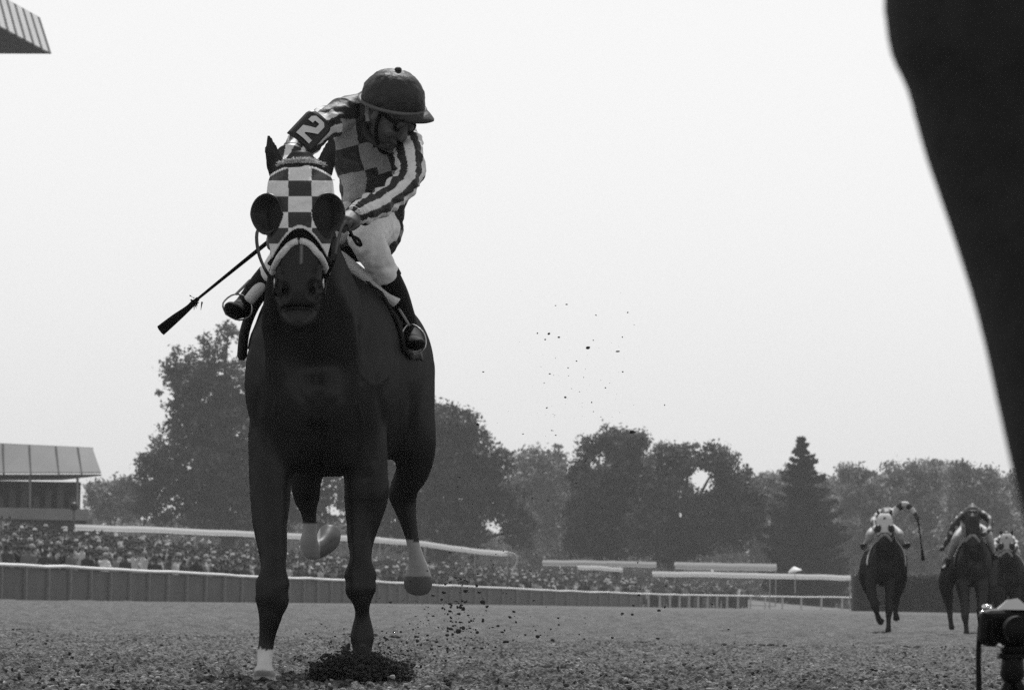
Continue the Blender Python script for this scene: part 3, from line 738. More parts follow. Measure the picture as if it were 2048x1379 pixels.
def horse_body(mp, k0, Y0, legs, voxel, smooth, head_turn=0.0, ears=True):
    """MP maps the template's pixel coordinates into this horse's; Y0 depth of the chest"""
    g = lambda px, py, dy: at(*mp(px, py), Y0 + dy)
    P = []
    P.append(tube([g(a, b, c) for a, b, c, _, _ in TORSO], [t[3] for t in TORSO], [t[4] for t in TORSO], n=28, hint=(1, 0, 0), power=2.15))
    P.append(tube([g(a, b, c) for a, b, c, _, _ in NECK], [t[3] for t in NECK], [t[4] for t in NECK], n=24))
    P.append(tube([g(h[0], h[1], h[4]) for h in HEAD], [h[2] / 497 for h in HEAD], [h[3] for h in HEAD], n=24, power=2.3))
    for L in legs.values():
        pts = [g(a, b, c) if len(q) == 5 else at(q[0], q[1], Y0 + q[2]) for q in L for a, b, c in [q[:3]]]
        P.append(tube(pts, [q[3] for q in L], [q[4] for q in L], n=18, cap=(.5, .12)))
    for a, b, c, rx, ry, rz in CHEST: P.append(ell(g(a, b, c), (rx, ry, rz), n=18))
    # neck muscles and cheek, nostril rims, lips
    for s in (-1, 1):
        P.append(tube([g(600 + s * 38, 540, -.38), g(615 + s * 68, 640, -.16), g(630 + s * 66, 740, -.09), g(640 + s * 52, 850, -.05)], [.055, .06, .06, .05], n=12))
        P.append(ell(g(600 + s * 46, 462, -.62), (.035, .09, .08)))
        P.append(ell(g(597 + s * 31, 582, -.80), (.028, .03, .038)))
        P.append(tube([g(600 + s * 30, 500, -.80), g(597 + s * 26, 560, -.80)], [.02, .018], n=10))
    P.append(tube([g(572, 634, -.77), g(597, 641, -.79), g(622, 634, -.77)], [.02, .024, .02], n=10))
    if ears:
        for s, dx in ((-1, 0), (1, 0)):
            bx = 601 + s * 46
            P.append(tube([g(bx, 352, -.58), g(bx + s * 6, 325, -.59), g(bx + s * 12, 300, -.60), g(bx + s * 17, 275, -.60), g(bx + s * 18, 268, -.60)], [.034, .038, .030, .012, .005], [.022, .018, .014, .009, .005], n=12))
    return union(P, voxel, smooth)

def ident(px, py): return px, py
HY = 20.0
leader = empty('racehorse', (float(at(640, 1360, HY)[0]), HY + .8, 0))
tag(leader, 'large dark galloping racehorse in checked blinker hood, leading far in front', 'horse')
me = horse_body(ident, 480, HY, LEGS, .0095, 5)
v = get_v(me); px, py = proj(v)
relax(me, np.clip((v[:, 1] - HY + .45) / .2, 0, 1) * np.clip((985 - py) / 60, 0, 1), 45)
v = get_v(me); px, py = proj(v)
# nostrils, mouth line, chest groove, veins: relief pressed into the skin
nrm = np.empty(len(v) * 3, np.float32); me.vertices.foreach_get('normal', nrm); nrm = nrm.reshape(-1, 3)
disp = np.zeros(len(v))
front = v[:, 1] < HY - .55
for cx, cy in ((566, 584), (627, 580)):
    q = ((px - cx) / 12) ** 2 + ((py - cy) / 17) ** 2
    disp -= np.where(front, .040 * np.exp(-q * 1.0), 0)
    disp += np.where(front, .008 * np.exp(-((q - 1.9) / .8) ** 2), 0)
ml = 619 - 3 * (1 - ((px - 597) / 30) ** 2)
disp -= np.where(front & (np.abs(px - 597) < 33), .024 * np.exp(-((py - ml) / 5) ** 2), 0)
disp += np.where(front, .007 * np.exp(-(((np.hypot((px - 597) * 1.0, (py - 606) * .80)) - 35) / 4) ** 2) * (py > 606), 0)
disp -= np.where(~front & (v[:, 1] < HY + .3), .010 * np.exp(-((px - 641 - (py - 850) * .03) / 8) ** 2) * np.clip((py - 730) / 60, 0, 1) * np.clip((960 - py) / 30, 0, 1), 0)
body = v[:, 1] > HY - .3
disp += np.where(body, np.where(v[:, 1] < HY + .2, .005, .0015) * vnoise(v, 7.5, 5) + np.where(v[:, 1] < HY + .2, .0022, .0006) * vnoise(v, 19, 6), .001 * vnoise(v, 30, 7))
disp += np.where(body & (v[:, 1] < HY + .12) & (py > 600) & (py < 1000), .003 * np.maximum(0, 1 - np.abs(vnoise(v, 5.0, 8)) * 12), 0)
# chest: breast muscles, jugular furrows, shoulder points, a few surface veins
cf = (v[:, 1] < HY + .35) & (v[:, 1] > HY - .4)
def line_d(pts):
    best = np.full(len(v), 9e9)
    for (x0, y0), (x1, y1) in zip(pts[:-1], pts[1:]):
        dx, dy = x1 - x0, y1 - y0; u = np.clip(((px - x0) * dx + (py - y0) * dy) / (dx * dx + dy * dy), 0, 1); best = np.minimum(best, np.hypot(px - x0 - u * dx, py - y0 - u * dy))
    return best
for cx in (594, 688):
    q = np.hypot((px - cx) / 46, (py - 862) / 78); disp += np.where(cf, .004 * np.exp(-(q * 1.0) ** 2), 0)
for pts in ([(562, 640), (572, 720), (600, 790), (636, 830)], [(698, 640), (702, 720), (684, 790), (648, 830)]): disp += np.where(cf, -.0045 * np.exp(-(line_d(pts) / 9) ** 2), 0)
for pts in ([(505, 690), (520, 770), (512, 850), (530, 920)], [(775, 690), (758, 770), (768, 850), (752, 920)]): disp -= np.where(cf, .007 * np.exp(-(line_d(pts) / 8) ** 2), 0)
for pts in ([(548, 760), (556, 800), (546, 842), (552, 880)], [(724, 770), (716, 812), (727, 850), (720, 890)], [(655, 780), (652, 830), (660, 880), (655, 915)], [(620, 690), (632, 735), (624, 770)], [(538, 960), (544, 1010), (540, 1060)], [(738, 960), (731, 1020), (726, 1070)]): disp += np.where(cf, .0055 * np.exp(-(line_d(pts) / 2.6) ** 2), 0)
# forearm and cannon grooves
for cx, c0, c1, wd in ((541, 930, 1100, 7), (733, 930, 1090, 7), (818, 760, 900, 8)):
    disp -= .012 * np.exp(-((px - cx - 6) / wd) ** 2) * np.clip((py - c0) / 40, 0, 1) * np.clip((c1 - py) / 40, 0, 1)
v = v + nrm * disp[:, None]
set_v(me, v)
tone = np.ones(len(v))
near = v[:, 1] < HY + .6
jag = 3 * vnoise(v, 60, 9)
sock = near & (px < 600) & (py + jag > 1297)
tone[sock] = 46
tone[near & (px < 600) & (py > 1340) & (py < 1352)] = 22
tone[near & (px < 600) & (py >= 1352)] = 48
hl = ~near & (px > 770) & (py + jag - (px - 825) * .25 > 1081)
tone[hl] = 25; tone[hl & (py > 1152)] = 9
hr = ~near & (px < 690) & (py + jag > 1046)
tone[hr] = 23; tone[hr & (px > 640)] = 8
tone[front & (np.abs(px - 602) < 3.5) & (py > 482) & (py < 528)] = 14
lip_light = front & (py > 608) & (np.abs(np.hypot((px - 597), (py - 606) * .80) - 35) < 3.2); tone[lip_light] = 1.9  # highlight along the lower lip edge, painted into the tone
tone[front & (np.abs(px - 597) < 30) & (np.abs(py - ml) < 4)] = .3  # shade of the mouth gap painted into the groove
for cx, cy in ((566, 584), (627, 580)): tone[front & (((px - cx) / 10) ** 2 + ((py - cy) / 14) ** 2 < 1)] = .3  # nostril hollows darkened in the tone to deepen their shade
set_tone(me, tone)
link('body', me, COAT, leader)
BODY_BVH = BVHTree.FromPolygons([tuple(p) for p in v], [tuple(p.vertices) for p in me.polygons])
def on_front(px, py, lift=.006, default=19.35):
    """the point of the horse's front that the photograph shows at (px, py), lifted off the skin"""
    o_ = Vector(CAM); d = Vector(at(px, py, 10.0)) - o_; d.normalize()
    hit, n_, i, dist = BODY_BVH.ray_cast(o_, d)
    if hit is None: return np.array(at(px, py, default))
    return np.array(hit) + np.array(n_) * lift

BLACKL = mat('black_leather', .010, .75, .3, 30, .1, spec=.06); CLOTHW = mat('hood_cloth', 1.0, .85, .07, 60, .25, 300, attr='tone')
FLEECE = mat('white_fleece', .85, .95, .15, 60, .6, 160); TOWEL = mat('white_towel', .82, .95, .08, 30, .4, 120)
# hood: a cloth shell over the head, blue-white checks
nu, nv = 150, 130
hs = np.array([(h[0], h[1], h[2], h[3], h[4]) for h in HEAD], float)
V = np.zeros((nv, nu, 3)); T = np.zeros((nv, nu)); keep = np.zeros((nv, nu), bool)
for i in range(nv):
    yy = 322 + (560 - 322) * i / (nv - 1)
    hx, hw, hd, hdy = [np.interp(yy, hs[:, 1], hs[:, c]) for c in (0, 2, 3, 4)]
    for j in range(nu):
        a = math.pi * (1.12 * j / (nu - 1) - .06)
        ca, sa = math.cos(a), math.sin(a)
        cx = np.sign(ca) * abs(ca) ** (2 / 2.3); cy = np.sign(sa) * abs(sa) ** (2 / 2.3)
        x = hx - cx * (hw + 4.5); Yq = HY + hdy - cy * (hd + .020) + .002 * math.sin(yy * .21 + j * .11)
        V[i, j] = at(x, yy, Yq)
        du = (x - 600)
        top = 329 + 22 * (du / 62) ** 2; bot = 457 + 82 * (abs(du) / 66) ** 1.8
        keep[i, j] = (yy > top) and (yy < bot)
        ci = math.floor((du + 23) / 46); ri = math.floor((yy - 331) / 31.3)
        t_ = .88 if (ci + ri) % 2 == 0 else .06
        if yy < top + 5 and abs(du) > 24: t_ = .85
        if yy > bot - 7: t_ = .8
        for s_, ex in ((-1, 534), (1, 656)):
            if ((x - ex) / (33 - .22 * max(0, yy - 430))) ** 2 + ((yy - 432) / 46) ** 2 < 1: t_ = .012
        T[i, j] = t_
F = []
for i in range(nv - 1):
    for j in range(nu - 1):
        if keep[i, j] and keep[i + 1, j] and keep[i, j + 1] and keep[i + 1, j + 1]: F.append((i * nu + j, i * nu + j + 1, (i + 1) * nu + j + 1, (i + 1) * nu + j))
hm = mesh('hood', V.reshape(-1, 3), F, True); set_tone(hm, T.ravel())
hood = link('hood', hm, CLOTHW, leader); hood['label'] = 'checked pale and dark blinker hood'
sm = hood.modifiers.new('s', 'SOLIDIFY'); sm.thickness = .004; sm.offset = 0
CUP = mat('blinker_plastic', .022, .45, .2, 20, spec=.3)
for s, cx, cy in ((-1, 534, 428), (1, 656, 427)):
    # open cup: rim faces forward and a little outward
    Vc = []; Fc = []; nr_, na = 9, 40
    cen = at(cx, cy, HY - .765)
    out = np.array([s * .42, -.9, 0]); out /= np.linalg.norm(out); side = np.array([-out[1], out[0], 0]); up = np.array([0, 0, 1.0])
    for i in range(nr_):
        q = i / (nr_ - 1); dep = .052 * (1 - q ** 2)
        for j in range(na):
            a = 6.28318 * j / na
            wx = .070 * math.cos(a); wz = .080 * math.sin(a)
            wx *= 1.0 - .18 * max(0, -math.sin(a)); wx += s * -.016 * max(0, -math.sin(a)) * 0
            Vc.append(cen + side * wx * q + up * wz * q - out * (dep - .004))
    for i in range(nr_ - 1):
        for j in range(na): Fc.append((i * na + j, i * na + (j + 1) % na, (i + 1) * na + (j + 1) % na, (i + 1) * na + j))
    c_ = link('blinker_cup', mesh('blinker_cup', Vc, Fc, True), CUP, leader)
    sm = c_.modifiers.new('s', 'SOLIDIFY'); sm.thickness = .006; sm.offset = 0
    link('rim', mesh('rim', *tube([Vc[(nr_ - 1) * na + j % na] for j in range(na + 1)], .0045, n=6, sub=1), smooth=True), mat('cup_rim', .03, .4, .2, 20, spec=.4), c_)  # rim a touch lighter than the cup, its highlight put into the colour
CUPRIM = mat('cup_rim', .03, .4, .2, 20, spec=.4)
# nosebands: dark band and white fleece roll arching over the nose
def arch(y0, drop, hw_, n=25, pw=1.9):
    return [(600 + hw_ * t, y0 + drop * abs(t) ** pw) for t in np.linspace(-1, 1, n)]
link('noseband', mesh('noseband', *tube([on_front(x, y, .006) for x, y in arch(467, 62, 60)], .013, .006, n=10, sub=1, hint=(0, 0, 1)), smooth=True), BLACKL, leader)
link('shadow_roll', mesh('shadow_roll', *tube([on_front(x, y, .006) for x, y in arch(482, 62, 53, pw=2.1)], .0135, n=12, sub=1), smooth=True), FLEECE, leader)
for s in (-1, 1):
    link('cheek_strap', mesh('cheek_strap', *tube([on_front(600 + s * 60, 440, .008), on_front(600 + s * 58, 500, .008), on_front(600 + s * 50, 550, .012), on_front(598 + s * 45, 590, .012)], .007, .004, n=8, hint=(0, 1, 0))), BLACKL, leader)
    a = on_front(598 + s * 44, 566, .010, 19.25)
    ring = [a + .018 * np.array([0, math.cos(q), math.sin(q)]) for q in np.linspace(0, 6.28, 17)]
    link('bit_ring', mesh('bit_ring', *tube(ring, .0035, n=6, sub=1)), mat('steel', .5, .3, .1, metallic=1), leader)
def hair(name, roots, dirs, L, m, parent, seed, w=.004, n=5):
    r = np.random.default_rng(seed); Vh, Fh = [], []
    for p, d in zip(roots, dirs):
        b = len(Vh); p = np.array(p, float); d = np.array(d, float); sd_ = np.cross(d, [0, 1, .2]); sd_ /= np.linalg.norm(sd_) + 1e-9
        for i in range(n + 1):
            u = i / n; q = p + d * L * u + np.array([0, 0, -.35 * L * u * u]); ww = w * (1 - .8 * u); Vh += [q - sd_ * ww, q + sd_ * ww]
        for i in range(n): Fh.append((b + 2 * i, b + 2 * i + 1, b + 2 * i + 3, b + 2 * i + 2))
    return link(name, mesh(name, Vh, Fh), m, parent)
rt, dr = [], []
for i in range(900):
    q = rng.uniform(-1, 1); rt.append(at(601 + 40 * q, 331 + 4 * q * q - 8 * rng.random(), 19.30 + .04 * q * q)); dr.append((.35 * q + rng.normal(0, .35), -.25 + rng.normal(0, .2), .85 - .4 * abs(q) + rng.normal(0, .2)))
hair('forelock_fleece', rt, dr, .028, FLEECE, leader, 9, .005)
HAIR = mat('horse_hair', .018, .5, .3, 30)
rt, dr = [], []
for i in range(260):
    u = rng.random(); rt.append(at(606 + 40 * u, 330 + 190 * u, 19.55 + .75 * u) + rng.normal(size=3) * .012); dr.append((rng.normal(.25, .4), .7, .55 + rng.normal(0, .2)))
hair('mane', rt, dr, .09, HAIR, leader, 1)
rt, dr = [], []
for i in range(300):
    rt.append(at(752, 640, 22.05) + rng.normal(size=3) * .015); dr.append((rng.normal(0, .06), .9 + rng.normal(0, .1), .1 + rng.normal(0, .12)))
hair('tail', rt, dr, .75, HAIR, leader, 2, .006)

# saddle, towel roll, cloth, girth
def tor(dy):
    t = np.array(TORSO); return [np.interp(dy, t[:, 2], t[:, c]) for c in (0, 1, 3, 4)]
Vs, Fs = [], []; nd_, na = 10, 40
for i in range(nd_):
    dy = .52 + .6 * i / (nd_ - 1); cx, cy, hw_, hh_ = tor(dy)
    for j in range(na):
        a = math.radians(-78 + 156 * j / (na - 1))
        c0 = at(cx, cy, HY + dy); Vs.append(c0 + np.array([math.sin(a) * (hw_ + .022), 0, math.cos(a) * (hh_ + .026) + .008 * math.sin(j * 1.3 + i)]))
for i in range(nd_ - 1):
    for j in range(na - 1): Fs.append((i * na + j, i * na + j + 1, (i + 1) * na + j + 1, (i + 1) * na + j))
sc_ = link('saddle_cloth', mesh('saddle_cloth', Vs, Fs, True), mat('dark_cloth', .02, .9, .2, 20, .2), leader)
sm = sc_.modifiers.new('s', 'SOLIDIFY'); sm.thickness = .012
roll = [(498, 601, .60), (518, 577, .58), (545, 547, .56), (580, 520, .54), (630, 503, .53), (674, 510, .53), (708, 536, .55), (748, 568, .57), (793, 605, .60)]
link('towel_roll', mesh('towel_roll', *tube([at(x, y, HY + d - .02) for x, y, d in roll], [.026, .027, .027, .026, .026, .026, .026, .026, .026], n=18, cap=(.02, .02)), smooth=True), TOWEL, leader)
link('saddle', union([tube([at(672, 512, HY + .62), at(690, 506, HY + .7), at(715, 512, HY + .95), at(725, 508, HY + 1.15)], [.09, .10, .10, .09], [.03, .028, .026, .035], n=14), tube([at(650, 505, HY + .6), at(712, 512, HY + .6)], [.03, .03], n=12)], .012, 2), BLACKL, leader)
for s, pts in ((1, [(745, 570, .60), (768, 592, .60), (785, 615, .62), (800, 645, .64)]), (-1, [(540, 570, .6), (510, 610, .62), (490, 660, .66), (484, 712, .68)])):
    w_ = [.09, .11, .10, .06] if s > 0 else [.06, .07, .065, .05]
    link('saddle_flap', mesh('saddle_flap', *tube([at(x, y, HY + d + .06) for x, y, d in pts], [.022] * 4, w_, n=12), smooth=True), mat('dark_cloth', .02), leader)
# reins
link('rein', mesh('rein', *tube([on_front(553, 566, .012), at(531, 540, 19.3), at(517, 505, 19.45), at(514, 465, 19.6), at(530, 440, 19.8)], .007, n=8)), BLACKL, leader)
link('rein', mesh('rein', *tube([on_front(645, 560, .012), at(668, 520, 19.4), at(676, 480, 19.6), at(690, 448, 19.9), at(712, 485, 20.2), at(722, 490, 20.25), at(716, 478, 20.2), at(700, 470, 20.1)], .007, n=8)), BLACKL, leader)
# ------------------------------------------------------------------ leading jockey
SKIN = mat('skin', .085, .55, .12, 20, .1, 80, attr='tone')
SILK = mat('silk_cloth', 1.0, .55, .08, 40, .15, 90, attr='tone', spec=.4); BREECH = mat('white_breeches', .88, .8, .06, 20, .35, 26)
BOOT = mat('boot_leather', .010, .7, .3, 30, .15, spec=.15)
J = lambda px, py, dy: at(px, py, HY + dy)
def chain(q): return [J(a, b, c) for a, b, c, *_ in q]
ARM_L = [(690, 232, .52, .072), (640, 256, .38, .068), (590, 300, .22, .058), (566, 370, .02, .05), (550, 440, -.12, .04), (547, 462, -.16, .034)]
ARM_R = [(795, 262, .52, .068), (818, 300, .45, .064), (816, 358, .36, .058), (768, 402, .22, .054), (722, 424, .08, .046), (706, 430, .03, .038)]
TOR = [(744, 470, 1.02, .13, .14), (746, 425, .96, .132, .13), (750, 370, .84, .150, .13), (748, 310, .68, .175, .135), (742, 260, .58, .165, .12), (745, 226, .53, .11, .08)]
LEG_R = [(758, 455, 1.02, .092), (748, 455, .75, .088), (733, 470, .52, .076), (740, 492, .48, .070), (758, 525, .52, .060), (775, 556, .56, .053)]
LEG_L = [(735, 455, 1.02, .115), (680, 455, .75, .10), (610, 480, .50, .085), (590, 500, .48, .078), (560, 530, .52, .06), (540, 550, .56, .05)]
SHIN_R = [(773, 552, .56, .052), (790, 590, .62, .054), (806, 630, .70, .046), (818, 660, .76, .04)]
SHIN_L = [(541, 548, .56, .05), (522, 572, .60, .05), (500, 598, .66, .042), (488, 612, .70, .038)]
HC = J(777, 236, .40)                                    # head centre
HEADR = rotm('Z', 58) @ rotm('X', 30)                     # turned towards his left and down (local -Y is the face)
HEADR = rotm('Y', 8) @ HEADR
hp = lambda x, y, z: HC + HEADR @ np.array([x, y, z])
def head_parts(c, R, s=1.0):
    h = lambda x, y, z: c + R @ (np.array([x, y, z]) * s)
    P = [ell(h(0, .01, .03), np.array((.082, .102, .105)) * s, R, 18), tube([h(0, -.015, .02), h(0, -.035, -.05), h(0, -.05, -.098)], np.array([.074, .066, .034]) * s, np.array([.085, .066, .032]) * s, n=16, hint=R @ np.array([1., 0, 0])),
         tube([h(0, -.09, .025), h(0, -.118, -.02), h(0, -.112, -.034)], np.array([.010, .016, .014]) * s, n=10), ell(h(0, -.098, -.068), np.array((.024, .012, .009)) * s, R, 12), ell(h(0, -.092, -.098), np.array((.022, .02, .018)) * s, R, 12)]
    for e in (-1, 1):
        P += [ell(h(e * .083, .01, -.005), np.array((.010, .022, .033)) * s, R, 12), ell(h(e * .045, -.075, -.03), np.array((.028, .02, .026)) * s, R, 12), ell(h(e * .033, -.09, .042), np.array((.03, .012, .009)) * s, R, 12)]
    return P
def hand(w, d, palm, s=1.0, thumb=1, curl=1.0):
    """closed hand: palm and five fingers curled round what it holds; w wrist, d direction, PALM normal of the palm"""
    d = np.array(d, float); d /= np.linalg.norm(d); n_ = np.array(palm, float); n_ -= d * (n_ @ d); n_ /= np.linalg.norm(n_); b = np.cross(d, n_)
    w = np.array(w, float); P = [tube([w - d * .02, w + d * .03, w + d * .085], np.array([.027, .036, .040]) * s, np.array([.022, .019, .016]) * s, n=12, hint=b)]
    for i, (o_, L, r_) in enumerate(((-.03, .9, .0085), (-.01, 1.05, .009), (.011, 1.0, .009), (.031, .78, .008))):
        k0 = w + d * .085 + b * o_; k1 = k0 + (d * .030 + n_ * .012 * curl) * L; k2 = k1 + (d * .002 + n_ * .030) * L; k3 = k2 + (-d * .022 + n_ * .006) * L
        P.append(tube([k0 - d * .02, k0, k1, k2, k3], np.array([1.1, 1.05, 1, .9, .75]) * r_ * s, n=8, sub=2))
    t0 = w + d * .03 + b * (-.03 * thumb); P.append(tube([t0, t0 + d * .03 - b * .018 * thumb + n_ * .018, t0 + d * .055 - b * .004 * thumb + n_ * .034], np.array([.012, .011, .009]) * s, n=8, sub=2))
    return P
wl, wr = J(547, 462, -.16), J(708, 429, .03)
parts = head_parts(HC, HEADR, 1.0)
parts.append(tube([J(752, 240, .55), J(764, 262, .47), HC + [0, .03, -.01]], [.075, .06, .058], n=14))
parts.append(tube(chain(TOR), [t[3] - .02 for t in TOR], [t[4] - .02 for t in TOR], n=18))
for A_ in (ARM_L, ARM_R): parts.append(tube(chain(A_), [t[3] - .014 for t in A_], n=12))
for A_ in (LEG_R, LEG_L, SHIN_R, SHIN_L): parts.append(tube(chain(A_), [t[3] - .010 for t in A_], n=12))
parts += hand(wl, np.array(J(546, 480, -.25)) - wl, (.75, .1, -.6), 1.05, 1)
parts += hand(wr, np.array(J(688, 440, -.06)) - wr, (-.2, .3, -.9), 1.15, -1)
bm_ = union(parts, .006, 2)
v = get_v(bm_); tn = np.ones(len(v))
loc = (v - HC) @ HEADR
hd = np.abs(loc).max(1) < .16
tn[hd & (loc[:, 1] > .02) & (loc[:, 2] > -.02)] = .2
tn[hd & (np.abs(loc[:, 0]) < .024) & (np.abs(loc[:, 2] + .068) < .006) & (loc[:, 1] < -.08)] = .45
set_tone(bm_, tn)
jockey = link('person', bm_, SKIN); tag(jockey, 'jockey in checked silks with number 2 armband, turned to look aside on leading horse', 'person')

# jacket: checked body, sleeves banded lengthwise
jp = [tube(chain(TOR), [t[3] for t in TOR], [t[4] for t in TOR], n=24), ell(J(700, 226, .54), (.095, .085, .075)), ell(J(788, 256, .54), (.085, .085, .08)),
      tube([J(692, 222, .56), J(740, 222, .55), J(795, 250, .55)], [.07, .075, .07], n=14), tube([J(747, 238, .54), J(757, 250, .5)], [.085, .075], [.085, .075], n=16)]
for A_ in (ARM_L, ARM_R): jp.append(tube(chain(A_), [t[3] for t in A_], n=18, cap=(.7, .1)))
jm = union(jp, .0034, 12)
v = get_v(jm); nrm = np.empty(len(v) * 3, np.float32); jm.vertices.foreach_get('normal', nrm); nrm = nrm.reshape(-1, 3)
px, py = proj(v)
def limb_coords(v, A_):
    P = cat_rom(np.array(chain(A_)), 6); best = np.full(len(v), 9e9); ang = np.zeros(len(v)); tt = np.zeros(len(v))
    for i in range(len(P) - 1):
        a, b = P[i], P[i + 1]; d = b - a; L = np.linalg.norm(d); d /= L
        u = np.clip((v - a) @ d, 0, L); c = a + u[:, None] * d; w_ = v - c; r = np.linalg.norm(w_, axis=1)
        e1 = np.array([0, -1.0, 0]); e1 -= d * (e1 @ d); e1 /= np.linalg.norm(e1); e2 = np.cross(d, e1)
        an = np.arctan2(w_ @ e2, w_ @ e1); m_ = r < best; best[m_] = r[m_]; ang[m_] = an[m_]; tt[m_] = i + u[m_] / L
    return best, ang, tt / (len(P) - 1)
bL, aL, tL = limb_coords(v, ARM_L); bR, aR, tR = limb_coords(v, ARM_R)
# cloth folds: across the arm at the elbow, slack over the torso
fold = .008 * vnoise(v, 14, 31) + .005 * vnoise(v * [1, 1, 2.2], 26, 32) + .010 * np.maximum(0, .5 - np.abs(vnoise(v * [1.2, 1, .7] + .3 * v[:, [2, 0, 1]], 9, 33))) ** 2 * 4
fold += np.where(bR < .085, .005 * np.sin(tR * 62 + 2 * np.sin(aR)) * np.exp(-((tR - .55) / .22) ** 2) + .003 * np.sin(tR * 90), 0)
fold += np.where(bL < .085, .004 * np.sin(tL * 60), 0)
v2 = v + nrm * fold[:, None]; set_v(jm, v2)
lc = J(745, 320, .6); qx = (v[:, 0] - lc[0]) * .985 + (v[:, 2] - lc[2]) * .17; qz = (v[:, 2] - lc[2]) * .985 - (v[:, 0] - lc[0]) * .17
sq = .108
qx = qx + .012 * vnoise(v, 7, 34); qz = qz + .012 * vnoise(v, 7, 35)
chk = (np.floor(qx / sq + .42 + .05 * np.sin(qz * 30)) + np.floor(qz / sq + .35 + .25 * (qx / sq > .1))) % 2
tone = np.where(chk == 0, .36, .025)
armR = (bR < .088) & (tR > .06) ; armL = (bL < .085) & (tL > .14)
tone = np.where(armR, np.where(np.floor((aR + .35) / (2 * math.pi / 10)) % 2 == 0, .85, .03), tone)
tone = np.where(armL, np.where(np.floor(aL / (2 * math.pi / 12)) % 2 == 0, .8, .03), tone)
yoke = (py < 238) & (px < 730); tone[yoke & ~armL] = .04
set_tone(jm, tone)
link('jacket', jm, SILK, jockey)
link('collar', mesh('collar', *tube([J(727, 244, .46), J(733, 268, .40), J(752, 286, .37), J(775, 296, .36), J(790, 290, .38)], [.016, .018, .016, .012, .008], [.010] * 5, n=10), smooth=True), mat('dark_silk', .03, .6, .1), jockey)
# breeches
bp_ = [tube(chain(L_), [t[3] + .004 for t in L_], n=18, cap=(.7, .1)) for L_ in (LEG_R, LEG_L)] + [ell(J(745, 452, 1.02), (.132, .15, .11))]
bm2 = union(bp_, .0065, 3); v = get_v(bm2); nrm = np.empty(len(v) * 3, np.float32); bm2.vertices.foreach_get('normal', nrm)
set_v(bm2, v + nrm.reshape(-1, 3) * (.007 * np.abs(vnoise(v * [1, 1, 1.4], 18, 41)) + .005 * vnoise(v, 34, 42))[:, None]); link('breeches', bm2, BREECH, jockey)
# boots
def boot(sh, toe, heel, tip):
    P = [tube(chain(sh), [t[3] + .006 for t in sh], n=16, cap=(.05, .5)), tube([J(*heel), J(*sh[-1][:3]), J(*tip), J(*toe)], [.036, .042, .044, .03], [.034, .042, .036, .024], n=14)]
    return union(P, .006, 3)
link('boot', boot(SHIN_R, (838, 686, .50), (815, 672, .84), (828, 684, .60)), BOOT, jockey)
link('boot', boot(SHIN_L, (461, 613, .46), (492, 622, .78), (473, 622, .56)), BOOT, jockey)
link('boot_cuff', mesh('boot_cuff', *tube([J(772, 549, .56), J(777, 558, .57)], .062, n=16, cap=(.05, .05)), smooth=True), BOOT, jockey)
# toe of the off boot catches pale dust; stirrups
IRON = MATS['steel']
for pts in ([(806, 700, .58), (800, 675, .58), (818, 648, .62), (846, 664, .58), (850, 694, .56), (828, 708, .56), (806, 700, .58)], [(452, 628, .56), (446, 606, .56), (470, 588, .60), (500, 600, .60), (502, 628, .58), (478, 640, .56), (452, 628, .56)]):
    o = link('stirrup', mesh('stirrup', *tube([J(*p) for p in pts], .004, n=8)), IRON, leader)
for a, b in (((795, 612, .60), (818, 650, .62)), ((500, 560, .6), (472, 588, .6))):
    link('stirrup_leather', mesh('stirrup_leather', *tube([J(*a), J(*b)], .006, n=6)), mat('pale_leather', .3, .6), leader)
# helmet
HP = J(786, 199, .42); HR = rotm('X', 17) @ rotm('Y', 0) @ rotm('Z', 62) @ rotm('X', 10)
hv = lambda x, y, z: HP + HR @ np.array([x, y, z])
Vh, Fh = [], []; n1, n2 = 22, 64
for i in range(n1):
    th = math.pi / 2 * i / (n1 - 1) * 1.12
    for j in range(n2):
        ph = 2 * math.pi * j / n2; seam = .0018 * abs(math.cos(3 * ph)) ** 14
        r = 1 - seam * 12 * math.sin(th)
        Vh.append(hv(.128 * math.sin(th) * math.cos(ph) * r, .143 * math.sin(th) * math.sin(ph) * r, .133 * math.cos(th) * r))
for i in range(n1 - 1):
    for j in range(n2): Fh.append((i * n2 + j, (i + 1) * n2 + j, (i + 1) * n2 + (j + 1) % n2, i * n2 + (j + 1) % n2))
Vh = np.array(Vh); dv = Vh - HP; ln = np.linalg.norm(dv, axis=1)[:, None]
Vh = Vh + dv / ln * (.0035 * vnoise(Vh * [1, 1, 2], 26, 51) + .003 * np.maximum(0, 1 - 6 * np.abs(vnoise(Vh, 14, 52))))[:, None]
hm_ = link('helmet', mesh('helmet', Vh, Fh, True), mat('helmet_silk', .026, .55, .3, 25, .3, 40, spec=.4), jockey)
sm = hm_.modifiers.new('s', 'SOLIDIFY'); sm.thickness = .006
link('helmet_button', mesh('helmet_button', *ell(hv(0, 0, .134), (.016, .016, .012)), smooth=True), MATS['helmet_silk'], hm_)
link('helmet_band', mesh('helmet_band', *tube([hv(.130 * math.cos(a), .145 * math.sin(a), -.02) for a in np.linspace(0, 6.2832, 41)], .009, .011, n=8, sub=1, hint=(0, 0, 1)), smooth=True), mat('helmet_trim', .11, .6), hm_)
Vp, Fp = [], []; na, nr_ = 24, 7
for lay in (0, .007):
    for i in range(nr_):
        q = i / (nr_ - 1)
        for j in range(na):
            a = math.radians(-152 + 124 * j / (na - 1)); e = math.sin(math.pi * j / (na - 1)) ** .5
            rr = 1 + .42 * q * e; Vp.append(hv(.125 * math.cos(a) * (1 + .12 * q * e), .142 * math.sin(a) * rr, -.014 - .022 * q * q - lay - .012 * abs(math.cos(a)) * q))
